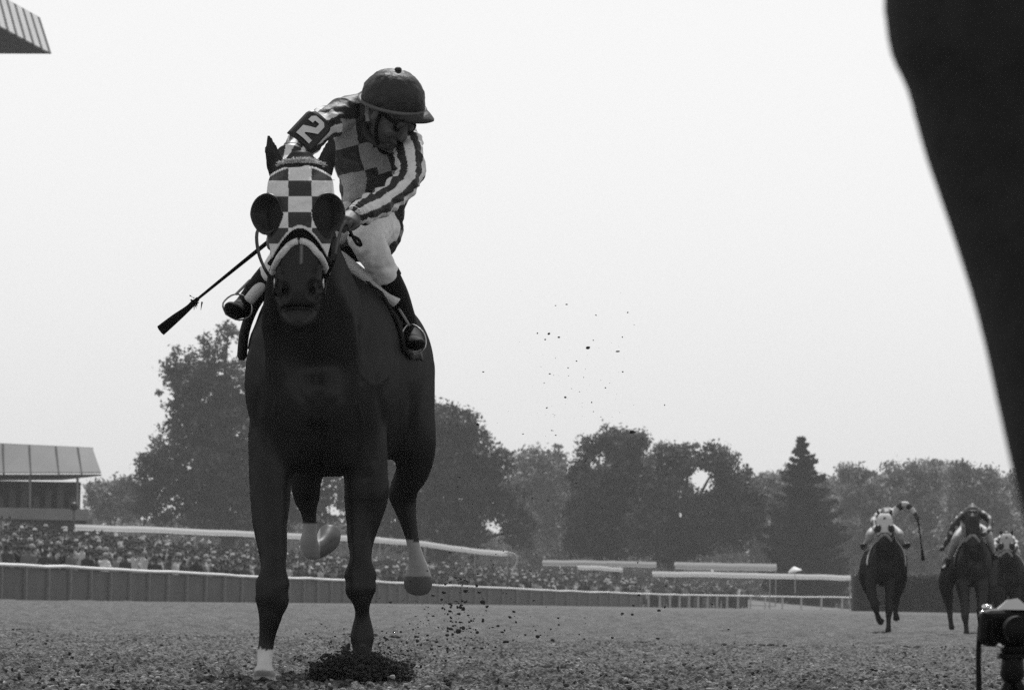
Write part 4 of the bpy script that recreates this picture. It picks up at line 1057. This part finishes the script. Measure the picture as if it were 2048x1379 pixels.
for l in (0, 1):
    for i in range(nr_ - 1):
        for j in range(na - 1):
            f = (l * nr_ * na + i * na + j, l * nr_ * na + i * na + j + 1, l * nr_ * na + (i + 1) * na + j + 1, l * nr_ * na + (i + 1) * na + j); Fp.append(f if l == 0 else f[::-1])
o_ = nr_ * na
for j in range(na - 1): Fp.append(((nr_ - 1) * na + j, (nr_ - 1) * na + j + 1, o_ + (nr_ - 1) * na + j + 1, o_ + (nr_ - 1) * na + j))
link('helmet_peak', mesh('helmet_peak', Vp, Fp, True), MATS['helmet_silk'], hm_)
# goggles and chin strap
gg = empty('goggles', (0, 0, 0)); gg.parent = jockey
for e in (-1, 1):
    link('goggle_frame', mesh('goggle_frame', *tube([hp(e * .037 + .033 * math.cos(a), -.098 + .012 * abs(math.cos(a)) - .006 * e * math.cos(a), .02 + .026 * math.sin(a)) for a in np.linspace(0, 6.283, 21)], .006, n=6, sub=1), smooth=True), BLACKL, gg)
    link('goggle_lens', mesh('goggle_lens', *ell(hp(e * .037, -.09, .02), (.032, .012, .024), HEADR), smooth=True), mat('goggle_glass', .05, .12, .1, spec=.6), gg)
    link('goggle_strap', mesh('goggle_strap', *tube([hp(e * .07, -.08, .02), hp(e * .094, -.02, .022), hp(e * .09, .05, .03)], .004, .009, n=8, hint=(0, 1, 0))), BLACKL, gg)
link('chin_strap', mesh('chin_strap', *tube([hp(.088, -.005, .03), hp(.082, -.03, -.05), hp(.04, -.07, -.115), hp(0, -.082, -.125), hp(-.04, -.07, -.115), hp(-.082, -.03, -.05), hp(-.088, -.005, .03)], .0045, .008, n=8, hint=(0, 1, 0)), smooth=True), BLACKL, jockey)
# armband with the number 2
A0 = J(622, 258, .215)
upv = np.array(J(648, 232, .29)) - np.array(J(600, 283, .20)); upv /= np.linalg.norm(upv)
wv = np.array(J(650, 285, .27)) - np.array(J(605, 240, .27)); wv -= upv * (wv @ upv); wv /= np.linalg.norm(wv); nv_ = np.cross(wv, upv)
if nv_[1] > 0: nv_ = -nv_
def patch(u, w_, lift): return A0 + upv * u + wv * w_ + nv_ * (lift - 3.2 * w_ * w_)
poly = [(-.085, -.062), (-.085, .062), (.06, .062), (.085, .03), (.085, -.03), (.06, -.062)]
Vq, Fq = [], []; nu_, nw = 12, 14
for i in range(nu_):
    for j in range(nw):
        u = -.085 + .172 * i / (nu_ - 1); w_ = (-.064 + .128 * j / (nw - 1)) * (1 if u < .06 else 1 - .35 * ((u - .06) / .027) ** 2); Vq.append(patch(u, w_, .0))
for i in range(nu_ - 1):
    for j in range(nw - 1): Fq.append((i * nw + j, i * nw + j + 1, (i + 1) * nw + j + 1, (i + 1) * nw + j))
ab = link('armband', mesh('armband', Vq, Fq, True), mat('black_vinyl', .022, .4, .1), jockey); ab['label'] = 'black armband patch with white number 2'
sm = ab.modifiers.new('s', 'SOLIDIFY'); sm.thickness = .005
def strip(p, q, wd, n=5): return None
# blocky numeral from bars: (u0, u1, w0, w1)
def numeral_poly(pts): return pts
bars = [[(-.062, -.036), (-.062, .036), (-.042, .036), (-.042, -.036)],               # foot bar
        [(-.042, -.036), (-.042, -.010), (-.030, -.004), (-.018, -.036)],
        [(-.018, -.036), (-.030, -.004), (.008, .012), (.022, .036), (.002, .036), (-.012, .020)][:4] + [],
        ]
bars = [[(-.064, -.036), (-.064, .036), (-.042, .036), (-.042, -.036)],
        [(-.042, -.036), (-.042, -.008), (-.034, -.008), (-.012, -.036)],
        [(-.034, -.008), (.002, .036), (.020, .036), (.016, .012), (-.012, -.036)],
        [(.016, .012), (.020, .036), (.050, .036), (.046, .012)],
        [(.042, -.020), (.042, .012), (.046, .012), (.050, .036), (.064, .022), (.064, -.022)],
        [(.042, -.020), (.064, -.022), (.050, -.036), (.026, -.036), (.026, -.012), (.042, -.012)]]
Vn, Fn = [], []
for bpoly in bars:
    # subdivide by fan so that it follows the curve of the sleeve
    b0 = len(Vn); c_ = np.mean(bpoly, axis=0)
    Vn.append(patch(c_[0], c_[1], .0068)); m_ = []
    for i in range(len(bpoly)):
        a, b = np.array(bpoly[i]), np.array(bpoly[(i + 1) % len(bpoly)])
        for s_ in np.linspace(0, 1, 5)[:-1]: q = a + (b - a) * s_; m_.append(len(Vn)); Vn.append(patch(q[0], q[1], .0068))
    for i in range(len(m_)): Fn.append((b0, m_[i], m_[(i + 1) % len(m_)]))
nm = link('numeral', mesh('numeral', Vn, Fn), mat('white_vinyl', .75, .5, .04), ab)
# whip held in his off hand
w0, w1, w2, w3 = J(553, 470, -.2), J(470, 537, -.1), J(396, 597, -.02), J(321, 661, .05)
wp = empty('riding_whip', w0); tag(wp, 'dark riding whip with flat leather flap held out by the leading jockey', 'whip')
link('shaft', mesh('shaft', *tube([J(566, 459, -.22), w0, w1, w2], [.010, .010, .008, .006], n=10), smooth=True), BLACKL, wp)
link('flap', mesh('flap', *tube([w2, J(375, 617, 0), J(350, 637, .02), w3], [.009, .013, .019, .023], [.004, .005, .005, .004], n=10, hint=tuple(np.array([.6, 0, -.8]))), smooth=True), BLACKL, wp)
rt = [J(390 + rng.normal(0, 5), 603 + rng.normal(0, 4), -.01) for _ in range(26)]; dr = [(rng.normal(0, .6), rng.normal(0, .4), rng.normal(-.1, .6)) for _ in rt]
hair('feathers', rt, dr, .024, BLACKL, wp, 5, .004)
# ------------------------------------------------------------------ trailing horses and jockeys
def far_rider(lb, Y0, mp, silk, limbs, head, whip=None, helm=.05, feet=True):
    """LIMBS: dict of px chains (px, py, dy, r) in photograph pixels"""
    g = lambda q: at(q[0], q[1], Y0 + q[2])
    P = [tube([g(q) for q in L], [q[3] for q in L], [q[4] if len(q) > 4 else q[3] for q in L], n=10, sub=3) for L in limbs.values()]
    hc = g(head); P.append(ell(hc, (.09, .10, .12), n=14)); P.append(tube([hc, hc + [0, .15, -.08]], [.06, .07], n=8))
    me = union(P, .02, 2); v = get_v(me)
    tone = np.full(len(v), .045)
    def dist(L):
        Q = cat_rom(np.array([g(q) for q in L]), 5); d = np.min(np.linalg.norm(v[:, None] - Q[None], axis=2), axis=1); i = np.argmin(np.linalg.norm(v[:, None] - Q[None], axis=2), axis=1); return d, i / len(Q)
    for nm_, L in limbs.items():
        d, u = dist(L); sel = d < L[0][3] * 1.25 + .03
        if nm_.startswith('torso') or nm_.startswith('arm'):
            if silk == 'stripe': tone[sel] = np.where(np.floor(u[sel] * 7 if nm_.startswith('arm') else v[sel, 0] * 5.1 + .2) % 2 == 0, .5, .025)
            else: tone[sel] = np.where((np.sin(v[sel, 0] * 31) * np.sin(v[sel, 2] * 31) > .55), .5, .03)
            if nm_.startswith('arm'): tone[sel & (u > .82)] = .05
        elif nm_.startswith('leg'): tone[sel] = np.where(u[sel] < .55, .38, .015)
    hd = np.linalg.norm(v - hc, axis=1) < .135; tone[hd] = .12
    set_tone(me, tone); o = link('person', me, SILK); tag(o, lb, 'person')
    V, F = tube([hc + [0, .02, -.01], hc + [0, .01, .06], hc + [0, .01, .115]], [.125, .115, .05], [.14, .125, .05], n=16, sub=3); h = link('helmet', mesh('helmet', V, F, True), mat('far_helmet', .04 if silk != 'stripe' else .1, .5), o)
    link('helmet_peak', mesh('helmet_peak', *ell(hc + [0, -.13, .01], (.10, .08, .012)), smooth=True), MATS['far_helmet'], h)
    return o

def far_horse(lb, Y0, ox, oy, s, legs, hood, coat, yaw=0.0):
    legs = {q: [(*t[:3], t[3] * 1.18, t[4] * 1.18, *t[5:]) for t in L] for q, L in legs.items()}
    cx = {}
    def mp(px, py):
        return ox + (px - 600) * s, oy + (py - 325) * s
    global TORSO, CHEST
    keepT, keepC = TORSO, CHEST
    TORSO = [(620 + (t[2] * yaw), t[1], t[2], t[3], t[4]) for t in TORSO]
    CHEST = [(c[0] - 20, *c[1:]) for c in CHEST]
    me = horse_body(mp, 0, Y0, legs, .022, 3)
    TORSO, CHEST = keepT, keepC
    v = get_v(me); px, py = proj(v); tone = np.ones(len(v)); set_tone(me, tone)
    e = empty('racehorse', (float(at(ox, 1260, Y0)[0]), Y0 + .8, 0)); tag(e, lb, 'horse')
    link('body', me, coat, e)
    G = lambda a, b, d: at(*mp(a, b), Y0 + d)
    if hood is not None:
        Vv, Ff = [], []; nu, nv = 40, 34; T = []
        hs = np.array([(h[0], h[1], h[2], h[3], h[4]) for h in HEAD], float)
        kp = []
        for i in range(nv):
            yy = 318 + 190 * i / (nv - 1); hx, hw_, hd_, hdy = [np.interp(yy, hs[:, 1], hs[:, c]) for c in (0, 2, 3, 4)]
            for j in range(nu):
                a = math.pi * (1.1 * j / (nu - 1) - .05); x = hx - math.cos(a) * (hw_ + 5); Vv.append(G(x, yy, hdy - math.sin(a) * (hd_ + .02))); kp.append(yy < 485 + 40 * ((x - 600) / 66) ** 2); T.append(hood if not ((yy - 360) ** 2 + (x - 600) ** 2 < 160) else .1)
        for i in range(nv - 1):
            for j in range(nu - 1):
                q = (i * nu + j, i * nu + j + 1, (i + 1) * nu + j + 1, (i + 1) * nu + j)
                if all(kp[t] for t in q): Ff.append(q)
        hm = mesh('hood', Vv, Ff, True); set_tone(hm, T); ho = link('hood', hm, CLOTHW, e); sm = ho.modifiers.new('s', 'SOLIDIFY'); sm.thickness = .008
        for q in (-1, 1): link('blinker_cup', mesh('blinker_cup', *ell(G(600 + q * 56, 450, -.79), (.07, .06, .075)), smooth=True), CUP, e)
    nb = [G(600 + 55 * t, 500 + 55 * t * t, -.86 + .13 * t * t) for t in np.linspace(-1, 1, 9)]
    link('noseband', mesh('noseband', *tube(nb, .03, n=8, sub=1), smooth=True), mat('grey_fleece', .3, .9), e)
    for q in (-1, 1): link('rein', mesh('rein', *tube([G(600 + q * 46, 560, -.76), G(612 + q * 70, 520, -.3), G(620 + q * 60, 430, .3)], .012, n=6)), BLACKL, e)
    Vs, Fs = [], []
    for i in range(6):
        dy = .5 + .6 * i / 5; c_, cy, hw_, hh_ = tor(dy); c_ = 620 + dy * yaw
        for j in range(24):
            a = math.radians(-95 + 190 * j / 23); Vs.append(G(c_, cy, dy) + np.array([math.sin(a) * (hw_ + .03), 0, math.cos(a) * (hh_ + .03)]))
    for i in range(5):
        for j in range(23): Fs.append((i * 24 + j, i * 24 + j + 1, i * 24 + 25 + j, i * 24 + 24 + j))
    o = link('saddle_cloth', mesh('saddle_cloth', Vs, Fs, True), TOWEL if hood else MATS['dark_cloth'], e); sm = o.modifiers.new('s', 'SOLIDIFY'); sm.thickness = .02
    rt, dr = [], []
    for i in range(120): rt.append(G(640, 640, 2.05) + rng.normal(size=3) * .03); dr.append((rng.normal(0, .12), .75, -.3 + rng.normal(0, .2)))
    hair('tail', rt, dr, .75, HAIR, e, 2, .012)
    return e, mp
def L6(*q): return [tuple(x) + (0,) for x in q]        # six-tuple: photograph pixels
# H1: striped jockey with raised whip arm
Y1 = 88.0
lg = dict(rf=L6((1748, 1145, .1, .12, .14), (1741, 1165, .05, .09, .10), (1745, 1190, -.05, .07, .07), (1750, 1212, -.1, .062, .062), (1754, 1226, .0, .04, .042), (1758, 1238, .1, .05, .05), (1764, 1244, .15, .06, .06)),
          lf=L6((1779, 1150, .1, .12, .14), (1780, 1178, .05, .085, .095), (1778, 1200, 0, .065, .07), (1778, 1220, -.03, .065, .062), (1777, 1236, -.03, .04, .042), (1777, 1254, -.03, .042, .046), (1776, 1263, -.08, .055, .065)),
          lh=L6((1790, 1120, 1.5, .2, .24), (1797, 1160, 1.3, .13, .18), (1793, 1188, 1.45, .075, .10), (1791, 1205, 1.55, .06, .07), (1791, 1222, 1.5, .04, .045), (1793, 1238, 1.4, .06, .055)),
          rh=L6((1748, 1120, 1.5, .2, .24), (1733, 1150, 1.3, .13, .18), (1738, 1180, 1.5, .075, .10), (1746, 1200, 1.7, .05, .06), (1756, 1206, 1.9, .05, .05)))
e1, mp1 = far_horse('trailing horse in plain pale hood, under the jockey with raised whip', Y1, 1769, 1028, .227, lg, .62, COAT2, yaw=-4)
far_rider('trailing jockey in striped silks with whip arm raised', Y1, mp1, 'stripe', dict(torso=[(1764, 1052, 1.0, .17, .15), (1770, 1034, .8, .17, .14), (1773, 1027, .45, .19, .13), (1773, 1032, .25, .12, .1)],
    arm_a=[(1787, 1026, .4, .075), (1800, 1012, .4, .07), (1812, 1008, .35, .062), (1824, 1018, .3, .05), (1832, 1029, .25, .045), (1836, 1036, .22, .05)], arm_b=[(1757, 1030, .4, .075), (1748, 1040, .25, .07), (1750, 1056, 0, .055), (1757, 1064, -.2, .045)],
    leg_a=[(1780, 1056, 1.0, .11), (1797, 1066, .6, .09), (1800, 1074, .5, .075), (1806, 1086, .7, .055), (1812, 1092, .65, .06), (1818, 1088, .5, .045)], leg_b=[(1758, 1056, 1.0, .11), (1742, 1066, .6, .09), (1739, 1076, .5, .075), (1732, 1088, .7, .055), (1728, 1094, .65, .06), (1724, 1090, .5, .045)]), (1771, 1037, .1))
p = [at(1835, 1034, Y1 + .22), at(1839, 1060, Y1 + .2), at(1844, 1100, Y1 + .2)]
wo_ = empty('riding_whip', p[0]); tag(wo_, 'thin dark whip hanging from the trailing jockey\'s raised hand', 'whip'); link('shaft', mesh('shaft', *tube(p, [.02, .014, .012], n=8)), BLACKL, wo_); link('flap', mesh('flap', *tube([p[-1], at(1846, 1117, Y1 + .2)], [.02, .038], n=8)), BLACKL, wo_)
# H2: dark spotted jockey crouching low
Y2 = 88.5
lg = dict(rf=L6((1925, 1165, .1, .12, .14), (1928, 1192, .05, .09, .1), (1930, 1212, 0, .07, .07), (1930, 1230, -.03, .065, .065), (1932, 1248, -.03, .04, .042), (1933, 1262, -.03, .045, .046), (1933, 1270, -.08, .055, .06)),
          lf=L6((1962, 1165, .1, .12, .14), (1964, 1195, .05, .09, .1), (1962, 1218, 0, .07, .07), (1962, 1236, .1, .06, .06), (1966, 1250, .25, .04, .042), (1970, 1258, .35, .05, .05)),
          lh=L6((1970, 1130, 1.5, .2, .24), (1978, 1170, 1.3, .12, .18), (1976, 1200, 1.5, .07, .1), (1974, 1228, 1.6, .04, .05), (1974, 1252, 1.5, .055, .05)),
          rh=L6((1910, 1130, 1.5, .2, .24), (1893, 1165, 1.3, .13, .18), (1897, 1200, 1.45, .075, .10), (1899, 1216, 1.55, .055, .065), (1901, 1240, 1.5, .04, .045), (1904, 1256, 1.4, .05, .055)))
e2, mp2 = far_horse('dark bareheaded trailing horse under the spotted jockey', Y2, 1945, 1030, .227, lg, None, COAT, yaw=-10)
far_rider('trailing jockey in dark spotted silks crouched low over the neck', Y2, mp2, 'spot', dict(torso=[(1938, 1050, 1.0, .17, .15), (1942, 1035, .75, .18, .15), (1945, 1026, .4, .2, .14), (1945, 1030, .2, .14, .11)],
    arm_a=[(1965, 1028, .35, .08), (1980, 1040, .2, .072), (1978, 1058, 0, .055), (1966, 1068, -.2, .045)], arm_b=[(1925, 1030, .35, .08), (1908, 1050, .2, .072), (1897, 1075, .1, .055), (1888, 1092, .05, .045), (1884, 1097, 0, .05)],
    leg_a=[(1955, 1056, 1.0, .11), (1974, 1066, .6, .09), (1980, 1080, .5, .07), (1986, 1104, .7, .055), (1988, 1114, .65, .06), (1992, 1112, .5, .045)], leg_b=[(1932, 1056, 1.0, .11), (1915, 1072, .6, .09), (1909, 1088, .5, .075), (1897, 1118, .7, .055), (1890, 1134, .65, .06), (1885, 1138, .5, .045)]), (1945, 1022, .05))
p = [at(1886, 1097, Y2), at(1864, 1099, Y2 + .1), at(1842, 1108, Y2 + .1)]
wo_ = empty('riding_whip', p[0]); tag(wo_, 'short pale whip in the spotted jockey\'s lowered hand', 'whip'); link('shaft', mesh('shaft', *tube(p, [.016, .01, .005], n=6)), MATS['pale_leather'], wo_)
# H3: third horse partly hidden
Y3 = 97.0
mpx = lambda q: q
lg = dict(rf=L6((2002, 1180, .1, .12, .14), (2003, 1205, .05, .08, .09), (2003, 1225, 0, .06, .06), (2003, 1245, 0, .04, .04), (2003, 1258, -.05, .05, .06)),
          lf=L6((2030, 1180, .1, .12, .14), (2032, 1205, .05, .08, .09), (2032, 1225, 0, .06, .06), (2036, 1240, .2, .04, .04), (2038, 1248, .3, .05, .05)),
          lh=L6((2034, 1150, 1.5, .2, .24), (2040, 1180, 1.4, .12, .16), (2038, 1215, 1.5, .05, .06), (2040, 1245, 1.5, .05, .05)),
          rh=L6((1998, 1150, 1.5, .2, .24), (1992, 1180, 1.4, .12, .16), (1994, 1215, 1.5, .05, .06), (1992, 1240, 1.5, .05, .05)))
e3, mp3 = far_horse('third trailing horse in pale hood, half hidden behind the dark one', Y3, 2013, 1068, .19, lg, .42, COAT2, yaw=6)
far_rider('rearmost jockey tucked behind the pale-hooded horse\'s head', Y3, mp3, 'stripe', dict(torso=[(2010, 1090, 1.0, .17, .15), (2012, 1078, .8, .17, .14), (2013, 1076, .5, .18, .12)],
    arm_a=[(2025, 1078, .45, .07), (2034, 1088, .25, .06), (2028, 1100, 0, .05)], arm_b=[(2000, 1078, .45, .07), (1990, 1084, .25, .065), (1992, 1098, 0, .05)],
    leg_a=[(2016, 1092, 1.0, .1), (2032, 1102, .6, .085), (2036, 1115, .6, .06), (2040, 1124, .6, .05)], leg_b=[(2004, 1092, 1.0, .1), (1992, 1102, .6, .085), (1987, 1116, .6, .06), (1984, 1126, .6, .05)]), (2013, 1076, .2))

# ------------------------------------------------------------------ thrown-up dirt
AIRD = mat('thrown_dirt', .045, .9, .4, 60)
Pl, Rl = [], []
def clump(x, y, r, n, r0=.004, r1=.014):
    for _ in range(n):
        q = rng.normal(0, 1, 2); Pl.append(at(x + q[0] * r, min(y + q[1] * r * .7, 1359), HY - .03 + rng.normal(0, .06))); Rl.append(r0 + (r1 - r0) * rng.random() ** 2.2)
for i in range(120):                                      # jets leaving the foot on low arcs
    th = rng.uniform(-1.3, 1.3); L = rng.uniform(30, 120) * (1 - .3 * math.cos(th) ** 2); up = rng.uniform(.4, 1.0)
    for u in np.linspace(.2, 1, 8):
        x = 718 + math.sin(th) * L * u; y = 1354 - math.cos(th) * L * u * up + 16 * u * u
        if abs(x - 722) < 24 and y < 1306: continue
        clump(x, y, 4 + 5 * u, int(9 * (1.15 - u)) + 4, .002, .005 + .011 * rng.random())
for x in range(626, 812, 5):                              # ragged dense foot of the burst
    hgt = 16 + 40 * math.exp(-((x - 715) / 58) ** 2) + rng.uniform(-8, 12) + (22 * rng.random() if rng.random() < .3 else 0)
    for y in np.arange(1356, 1356 - hgt, -7):
        if not (abs(x - 722) < 22 and y < 1316): clump(x + rng.normal(0, 3), y, 5, 13, .003, .011)
for i in range(220): clump(rng.normal(720, 52), 1352 - abs(rng.normal(0, 34)), 7, 9, .0012, .004)
tag(lumps('splash_of_dirt', np.array(Pl), np.array(Rl), AIRD, 3), 'dark burst of dirt thrown up round the planted forefoot', 'dirt', kind='stuff')
P, R = [], []
def spray(n, cx, cy, sx, sy, r0, r1, pw=3):
    for _ in range(n):
        P.append(at(rng.normal(cx, sx), rng.normal(cy, sy), HY + rng.uniform(-.2, 2.5))); R.append(r0 + (r1 - r0) * rng.random() ** pw)
spray(160, 800, 1300, 45, 30, .002, .009); spray(230, 905, 1230, 42, 45, .002, .011); spray(60, 690, 1285, 40, 18, .002, .008); spray(120, 960, 1100, 80, 120, .0012, .005); spray(110, 1160, 800, 70, 90, .0012, .006, 4); spray(60, 1200, 1200, 90, 40, .002, .008); spray(90, 1000, 1270, 140, 30, .002, .008)
P = np.array(P); R = np.array(R); ok = P[:, 2] > R
tag(lumps('flying_dirt', P[ok], R[ok], AIRD, 4), 'fine specks of dirt hanging in the air behind the horse', 'dirt', kind='stuff')
big = [(917, 1262, 8), (902, 1257, 5), (1098, 667, 3), (1118, 674, 3.2), (1176, 695, 3.4), (1235, 702, 3.2), (1264, 863, 5), (955, 848, 4), (1131, 794, 3), (1318, 1220, 4.5), (1245, 1226, 4), (1265, 1228, 3.4), (1028, 1222, 3.2), (874, 1282, 4.2), (1012, 1282, 5), (1075, 1272, 4), (915, 1213, 4)]
for i, (x, y, r) in enumerate(big):
    o = lumps('dirt_clod', [at(x, y, HY + .6 + .1 * (i % 5))], [r / 462], AIRD, 30 + i)
    tag(o, 'dark clod of dirt flying through the air right of the horse', 'dirt clod', 'flying clods of dirt')

# ------------------------------------------------------------------ remote camera on a low tripod
Yc = 10.0; kc = FPX / Yc
K = lambda px, py, d=0.0: at(px, py, Yc + d)
BLK = mat('camera_black', .006, .55, .2, 30, .05, spec=.2); CHR = mat('chrome', .75, .18, .05, metallic=1)
tc_ = empty('tripod_camera', (float(K(2020, 1400)[0]), Yc, 0)); tag(tc_, 'black film camera with bright chrome top on a low tripod at the track edge', 'camera')
def bev(name, c, s, m, parent, w=.006, R=None):
    V, F = boxvf((0, 0, 0), s); o = link(name, mesh(name, V, F, False), m, parent); o.location = c
    if R is not None: o.rotation_euler = R
    b = o.modifiers.new('b', 'BEVEL'); b.width = w; b.segments = 3
    return o
c0 = K(2026, 1253)
bev('body', c0, (.142, .055, .078), BLK, tc_, .016, (.05, -.04, .25))
bev('motor_drive', c0 + [.02, .0, -.045], (.09, .05, .02), BLK, tc_, .008)
bev('grip', c0 + [-.062, -.03, -.002], (.026, .03, .07), BLK, tc_, .011, (.0, .1, .3))
link('lens', mesh('lens', *tube([c0 + [.0, -.02, -.005], c0 + [0, -.06, -.005], c0 + [0, -.10, -.005], c0 + [0, -.12, -.005]], [.027, .029, .027, .028], n=24, sub=1, cap=(.05, .0)), smooth=True), BLK, tc_)
link('front_element', mesh('front_element', *ell(c0 + [0, -.108, -.005], (.024, .008, .024)), smooth=True), mat('lens_glass', .006, .3, .05, spec=.3), tc_)
link('pentaprism', mesh('pentaprism', [c0 + p_ for p_ in np.array([(-.036, -.024, .036), (.034, -.03, .036), (.036, .024, .036), (-.034, .024, .036), (-.014, -.016, .056), (.006, -.018, .060), (.010, .014, .060), (-.012, .014, .056)])], [(0, 1, 5, 4), (1, 2, 6, 5), (2, 3, 7, 6), (3, 0, 4, 7), (4, 5, 6, 7), (3, 2, 1, 0)]), CHR, tc_)
for dx, rr, hh in ((-.055, .010, .014), (.052, .014, .016), (.03, .008, .012)): link('dial', mesh('dial', *tube([c0 + [dx, 0, .034], c0 + [dx, 0, .030 + hh]], rr, n=14, cap=(.05, .2)), smooth=True), CHR, tc_)
if 0: link('lens_ring', mesh('lens_ring', *tube([c0 + np.array([.037 * math.cos(a), -.045, -.005 + .037 * math.sin(a)]) for a in np.linspace(0, 6.283, 25)], .0022, n=6, sub=1), smooth=True), CHR, tc_)
bev('quick_release', c0 + [0, 0, -.060], (.06, .045, .012), BLK, tc_, .003)
link('tripod_head', mesh('tripod_head', *tube([c0 + [.0, 0, -.06], c0 + [.0, 0, -.10]], [.022, .026], n=14), smooth=True), BLK, tc_)
for ax, ay in ((-.11, -.05), (.13, -.06), (.02, .15)):
    e_ = c0 + [.01 + ax, ay, 0]; e_[2] = .005; link('leg', mesh('leg', *tube([c0 + [.0, 0, -.10], (c0 + [.0, 0, -.10] + e_) / 2, e_], [.011, .010, .007], n=10), smooth=True), BLK, tc_)
link('shutter_cable', mesh('shutter_cable', *tube([c0 + [-.070, -.03, .02], c0 + [-.074, -.03, -.06], c0 + [-.068, -.02, -.2], c0 + [-.064, -.02, -.3], (float(c0[0]) - .06, Yc - .02, .01)], [.005, .0055, .0062, .0056, .005], [.0025] * 5, n=8)), BLK, tc_)
link('strap_lug', mesh('strap_lug', *ell(c0 + [-.066, -.03, .028], (.006, .005, .006)), smooth=True), CHR, tc_)
link('glint_stub', mesh('glint_stub', *tube([c0 + [-.034, -.03, -.036], c0 + [-.026, -.036, -.040]], .006, n=10), smooth=True), CHR, tc_)  # chrome stub added to give the highlight low on the body

# ------------------------------------------------------------------ standing photographer close by, out of focus
Yp = 4.0
def fp(x, z, y=0.0): return np.array([x, Yp + y, z])
SUIT = mat('dark_suit', .026, .9, .2, 30, .2, 90, attr='tone')
def edge(px, py, r): return at(px, py, Yp) + [r, 0, 0]
lr = [.14, .135, .13, .12, .112, .104, .098, .09, .085, .075]
le = [(1800, 60), (1826, 170), (1851, 260), (1896, 400), (1942, 560), (1984, 740), (2024, 920), (2057, 1060), (2130, 1400), (2190, 1850)]
pp = [tube([edge(x, y, r) for (x, y), r in zip(le, lr)] + [fp(.57, .06)], lr + [.07], n=20),
      tube([fp(.78, .06, .1), fp(.77, .30, .1), fp(.75, .48, .08), fp(.70, .68, .05), fp(.66, .86), fp(.64, .95)], [.075, .085, .095, .11, .125, .13], n=20),
      tube([edge(1822, 140, .21), edge(1798, 70, .22), edge(1768, -20, .23), fp(.54, 1.0), fp(.56, 1.2), fp(.58, 1.38), fp(.58, 1.5)], [.22, .225, .23, .225, .22, .23, .12], [.17, .165, .16, .15, .15, .14, .09], n=26, cap=(.05, .6)),
      tube([fp(.58, 1.46), fp(.58, 1.6)], [.06, .055], n=12), ell(fp(.58, 1.68, .0), (.08, .1, .12)),
      tube([fp(.55, .06, -.02), fp(.55, .05, -.14), fp(.55, .04, -.2)], [.05, .05, .035], n=12), tube([fp(.76, .06, .08), fp(.77, .05, -.05), fp(.77, .04, -.12)], [.05, .05, .035], n=12)]
for s, el in ((-1, fp(.30, 1.18, -.1)), (1, fp(.86, 1.18, -.1))):
    pp.append(tube([fp(.58 + s * .2, 1.42), el, fp(.58 + s * .07, 1.58, .22)], [.075, .06, .045], n=14)); pp += hand(fp(.58 + s * .07, 1.58, .22), (-s * .1, .3, .9), (-s, .3, 0), 1.0, s)
me = union(pp, .014, 3); v = get_v(me); tn = np.ones(len(v)); 
nrm = np.empty(len(v) * 3, np.float32); me.vertices.foreach_get('normal', nrm); set_v(me, v + nrm.reshape(-1, 3) * (.006 * vnoise(v * [1, 1, .6], 9, 61))[:, None])
tn[(v[:, 2] > 1.56) & (np.hypot(v[:, 0] - .58, v[:, 1] - Yp) < .14)] = 9; tn[(v[:, 2] > 1.72)] = 1.5
set_tone(me, tn)
ph = link('person', me, SUIT); tag(ph, 'blurred figure in dark suit standing very close, filling the right edge', 'person')
link('camera_body', mesh('camera_body', *boxvf(fp(.58, 1.68, .2), (.15, .07, .1))), BLK, ph)
link('camera_lens', mesh('camera_lens', *tube([fp(.58, 1.68, .22), fp(.58, 1.68, .5)], [.04, .05], n=16), smooth=True), BLK, ph)

# ------------------------------------------------------------------ summer haze
hb = link('haze', mesh('haze', *boxvf((0, 480, 24), (900, 1100, 52))))
tag(hb, kind='stuff'); tag(hb, 'thin pale summer haze over the whole racecourse', 'haze')
hmz = bpy.data.materials.new('haze'); hmz.use_nodes = True; nt = hmz.node_tree; nt.nodes.clear()
pv = nt.nodes.new('ShaderNodeVolumePrincipled'); ou = nt.nodes.new('ShaderNodeOutputMaterial'); nt.links.new(pv.outputs[0], ou.inputs['Volume'])
pv.inputs['Color'].default_value = (.95, .95, .95, 1); pv.inputs['Density'].default_value = 0.00020; pv.inputs['Anisotropy'].default_value = .2
hb.data.materials.append(hmz)
